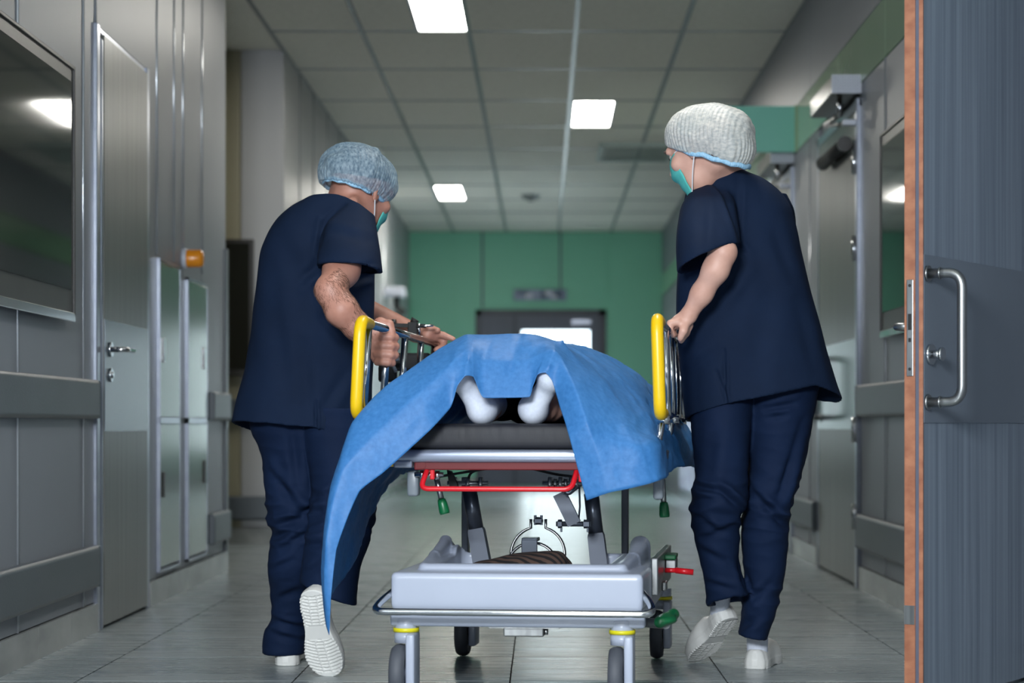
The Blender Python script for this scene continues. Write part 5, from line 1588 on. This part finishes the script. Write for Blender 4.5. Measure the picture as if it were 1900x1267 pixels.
# =================================================== blue sheet
M_sheet = mat('blue_sheet', rgb(54, 118, 182), 0.5, col2=rgb(72, 136, 200), nscale=(80, 80, 80), ndetail=8, nlo=.25, nhi=.75, bump=.12, bscale=(140, 140, 140), bdist=.003, transl=.22, spec=.4)
GRID = [
 [(612,1178,5.2),(614,1110,5.21),(624,1020,5.22),(645,960,5.24),(668,910,5.25),(712,876,5.26),(757,836,5.27),(801,795,5.28),(836,756,5.3100000000000005),(850,715,5.3100000000000005),(864,698,5.3100000000000005),(878,700,5.32),(887,722,5.32),(897,738,5.32),(940,738,5.32),(983,737,5.32),(990,716,5.32),(998,695,5.32),(1012,692,5.32),(1024,706,5.32),(1036,742,5.3100000000000005),(1056,808,5.25),(1072,868,5.25),(1089,928,5.25)],
 [(606,1160,5.22),(602,1085,5.22),(606,1000,5.22),(617,935,5.24),(636,872,5.25),(672,830,5.26),(725,775,5.28),(782,725,5.3),(822,690,5.32),(846,664,5.34),(862,652,5.36),(876,652,5.36),(886,660,5.36),(897,668,5.36),(940,670,5.36),(985,668,5.36),(1000,660,5.36),(1014,652,5.36),(1028,652,5.35),(1042,668,5.34),(1066,718,5.28),(1090,785,5.23),(1110,845,5.23),(1130,914,5.23)],
 [(600,1120,5.27),(597,1050,5.27),(603,975,5.27),(614,905,5.28),(634,842,5.29),(656,784,5.32),(715,718,5.36),(778,674,5.4),(820,646,5.43),(846,631,5.45),(862,624,5.46),(880,622,5.46),(900,621,5.46),(920,620,5.46),(945,619,5.46),(968,619,5.46),(990,622,5.46),(1010,627,5.46),(1030,634,5.46),(1052,648,5.45),(1090,700,5.36),(1122,768,5.28),(1146,830,5.24),(1170,906,5.23)],
 [(616,1105,5.4),(620,1020,5.42),(628,950,5.44),(638,886,5.46),(652,832,5.48),(682,774,5.5),(735,718,5.54),(795,674,5.58),(832,652,5.6),(856,640,5.62),(876,634,5.63),(894,632,5.63),(912,630,5.63),(930,629,5.63),(952,628,5.63),(975,628,5.63),(1000,630,5.63),(1024,634,5.63),(1048,641,5.62),(1080,660,5.6),(1122,706,5.44),(1156,768,5.34),(1186,830,5.25),(1206,897,5.24)],
 [(655,1052,5.62),(660,985,5.64),(664,930,5.66),(670,880,5.66),(684,835,5.67),(730,790,5.69),(768,745,5.74),(812,688,5.8),(846,660,5.85),(872,650,5.87),(892,645,5.88),(910,643,5.88),(928,641,5.88),(946,640,5.88),(966,639,5.88),(990,639,5.88),(1016,640,5.88),(1044,642,5.88),(1080,646,5.88),(1122,664,5.84),(1164,702,5.7),(1198,768,5.48),(1220,826,5.31),(1229,888,5.29)],
 [(690,962,5.92),(694,930,5.92),(700,900,5.92),(712,868,5.93),(730,830,5.94),(768,792,5.95),(798,758,5.99),(838,704,6.05),(868,680,6.12),(892,668,6.14),(910,661,6.15),(928,657,6.16),(946,655,6.16),(964,653,6.16),(984,652,6.16),(1008,651,6.16),(1036,651,6.16),(1066,652,6.16),(1102,656,6.16),(1140,672,6.14),(1182,700,6.08),(1214,752,5.94),(1240,808,5.76),(1250,868,5.68)],
 [(740,885,6.25),(746,872,6.25),(756,856,6.25),(768,838,6.26),(782,815,6.27),(806,792,6.29),(832,762,6.33),(866,716,6.39),(888,692,6.43),(908,682,6.45),(924,676,6.46),(940,672,6.47),(958,669,6.48),(976,667,6.48),(996,666,6.48),(1020,665,6.48),(1050,664,6.48),(1082,666,6.48),(1120,672,6.48),(1160,688,6.45),(1206,722,6.38),(1244,772,6.24),(1268,822,6.14),(1274,866,6.08)],
 [(800,872,6.75),(806,862,6.75),(814,850,6.76),(824,834,6.77),(838,815,6.78),(858,792,6.8),(876,768,6.82),(896,728,6.84),(908,702,6.85),(926,694,6.86),(942,688,6.87),(958,684,6.88),(976,681,6.89),(994,679,6.9),(1014,678,6.9),(1038,677,6.9),(1068,677,6.9),(1100,679,6.9),(1138,686,6.88),(1176,702,6.82),(1220,732,6.7),(1262,776,6.48),(1285,815,6.36),(1284,868,6.3)],
 [(834,866,7.3),(838,858,7.3),(844,848,7.3),(852,834,7.3),(864,816,7.3),(880,795,7.3),(896,776,7.3),(912,752,7.3),(924,735,7.3),(938,724,7.3),(950,716,7.3),(964,711,7.3),(980,708,7.3),(996,706,7.3),(1014,705,7.3),(1034,704,7.3),(1056,704,7.3),(1082,706,7.3),(1112,712,7.28),(1150,722,7.22),(1200,746,7.05),(1246,780,6.75),(1278,815,6.55),(1284,862,6.45)],
]
def surface(grid, nu, nv):
    A_ = np.array([[list(W(*q)) for q in r] for r in grid])          # rows x cols x 3
    r_, c_ = A_.shape[:2]
    us = np.linspace(0, c_ - 1, nu); vs_ = np.linspace(0, r_ - 1, nv)
    B_ = np.stack([[hermite(np.arange(c_), A_[i, :, k], us) for k in range(3)] for i in range(r_)])   # r,3,nu
    C_ = np.zeros((nv, nu, 3))
    for j in range(nu):
        for k in range(3):
            C_[:, j, k] = hermite(np.arange(r_), B_[:, k, j], vs_)
    k_ = .55                                            # crisp paper-like edges: partly straight between the measured points
    D_ = np.stack([[np.interp(us, np.arange(c_), A_[i, :, k]) for k in range(3)] for i in range(r_)])
    for j in range(nu):
        for k in range(3):
            C_[:, j, k] = (1 - k_) * C_[:, j, k] + k_ * np.interp(vs_, np.arange(r_), D_[:, k, j])
    return C_
nu, nv = 277, 141
Sg = surface(GRID, nu, nv)
V = Sg.reshape(-1, 3)
Q = np.array([(j * nu + i, j * nu + i + 1, (j + 1) * nu + i + 1, (j + 1) * nu + i) for j in range(nv - 1) for i in range(nu - 1)])
N = vnormals(V, Q)
uu = np.tile(np.linspace(0, 1, nu), nv); vv = np.repeat(np.linspace(0, 1, nv), nu)
ridged = lambda P_, f_, s_: 1 - 2 * np.abs(waves(P_, f_, s_))
amp = .0015 + .006 * np.clip((vv - .25) / .4, 0, 1) + .004 * np.clip((uu - .8) / .2, 0, 1) * vv
V = V + N * (amp * ridged(V, 30, 61) + .0012 * waves(V, 60, 62) + .5 * amp * ridged(V, 75, 63))[:, None]
# sharp press folds in the sheet
def sheet_fold(V, N, lines):
    o = np.zeros(len(V))
    for (a, b, Ya, c, d, Yc, dep, wd) in lines:
        p_, q_ = np.array(W(a, b, Ya)), np.array(W(c, d, Yc)); u = q_ - p_; ll = u @ u
        t = np.clip((V - p_) @ u / ll, 0, 1)
        dist = np.linalg.norm(V - p_ - t[:, None] * u, axis=1)
        o += dep * np.exp(-(dist / wd)) * (1 - .4 * np.abs(2 * t - 1))
    return V + N * o[:, None]
sgn = 1 if N[(nv // 2) * nu + nu // 2][2] > 0 else -1
V = sheet_fold(V, N * sgn, [(968, 620, 5.46, 940, 700, 5.32, -.010, .012), (1040, 640, 5.45, 978, 650, 5.40, .010, .010), (1040, 640, 5.45, 1014, 690, 5.30, .010, .008), (868, 625, 5.45, 868, 692, 5.29, .010, .008), (1040, 645, 5.45, 1170, 830, 5.34, .008, .010), (1075, 650, 5.6, 1190, 800, 5.46, .008, .010), (1060, 650, 5.7, 1230, 780, 5.8, .010, .010), (700, 735, 5.36, 660, 800, 5.31, .006, .012), (840, 690, 5.33, 760, 790, 5.28, .004, .014), (610, 1000, 5.25, 640, 870, 5.26, .004, .01)])
sheet = mesh_obj('sheet', V, Q, M_sheet, None, True)
md = sheet.modifiers.new('thick', 'SOLIDIFY'); md.thickness = .0012; md.offset = 0
tag(sheet, 'blue disposable sheet draped over the patient on the gurney', 'sheet')
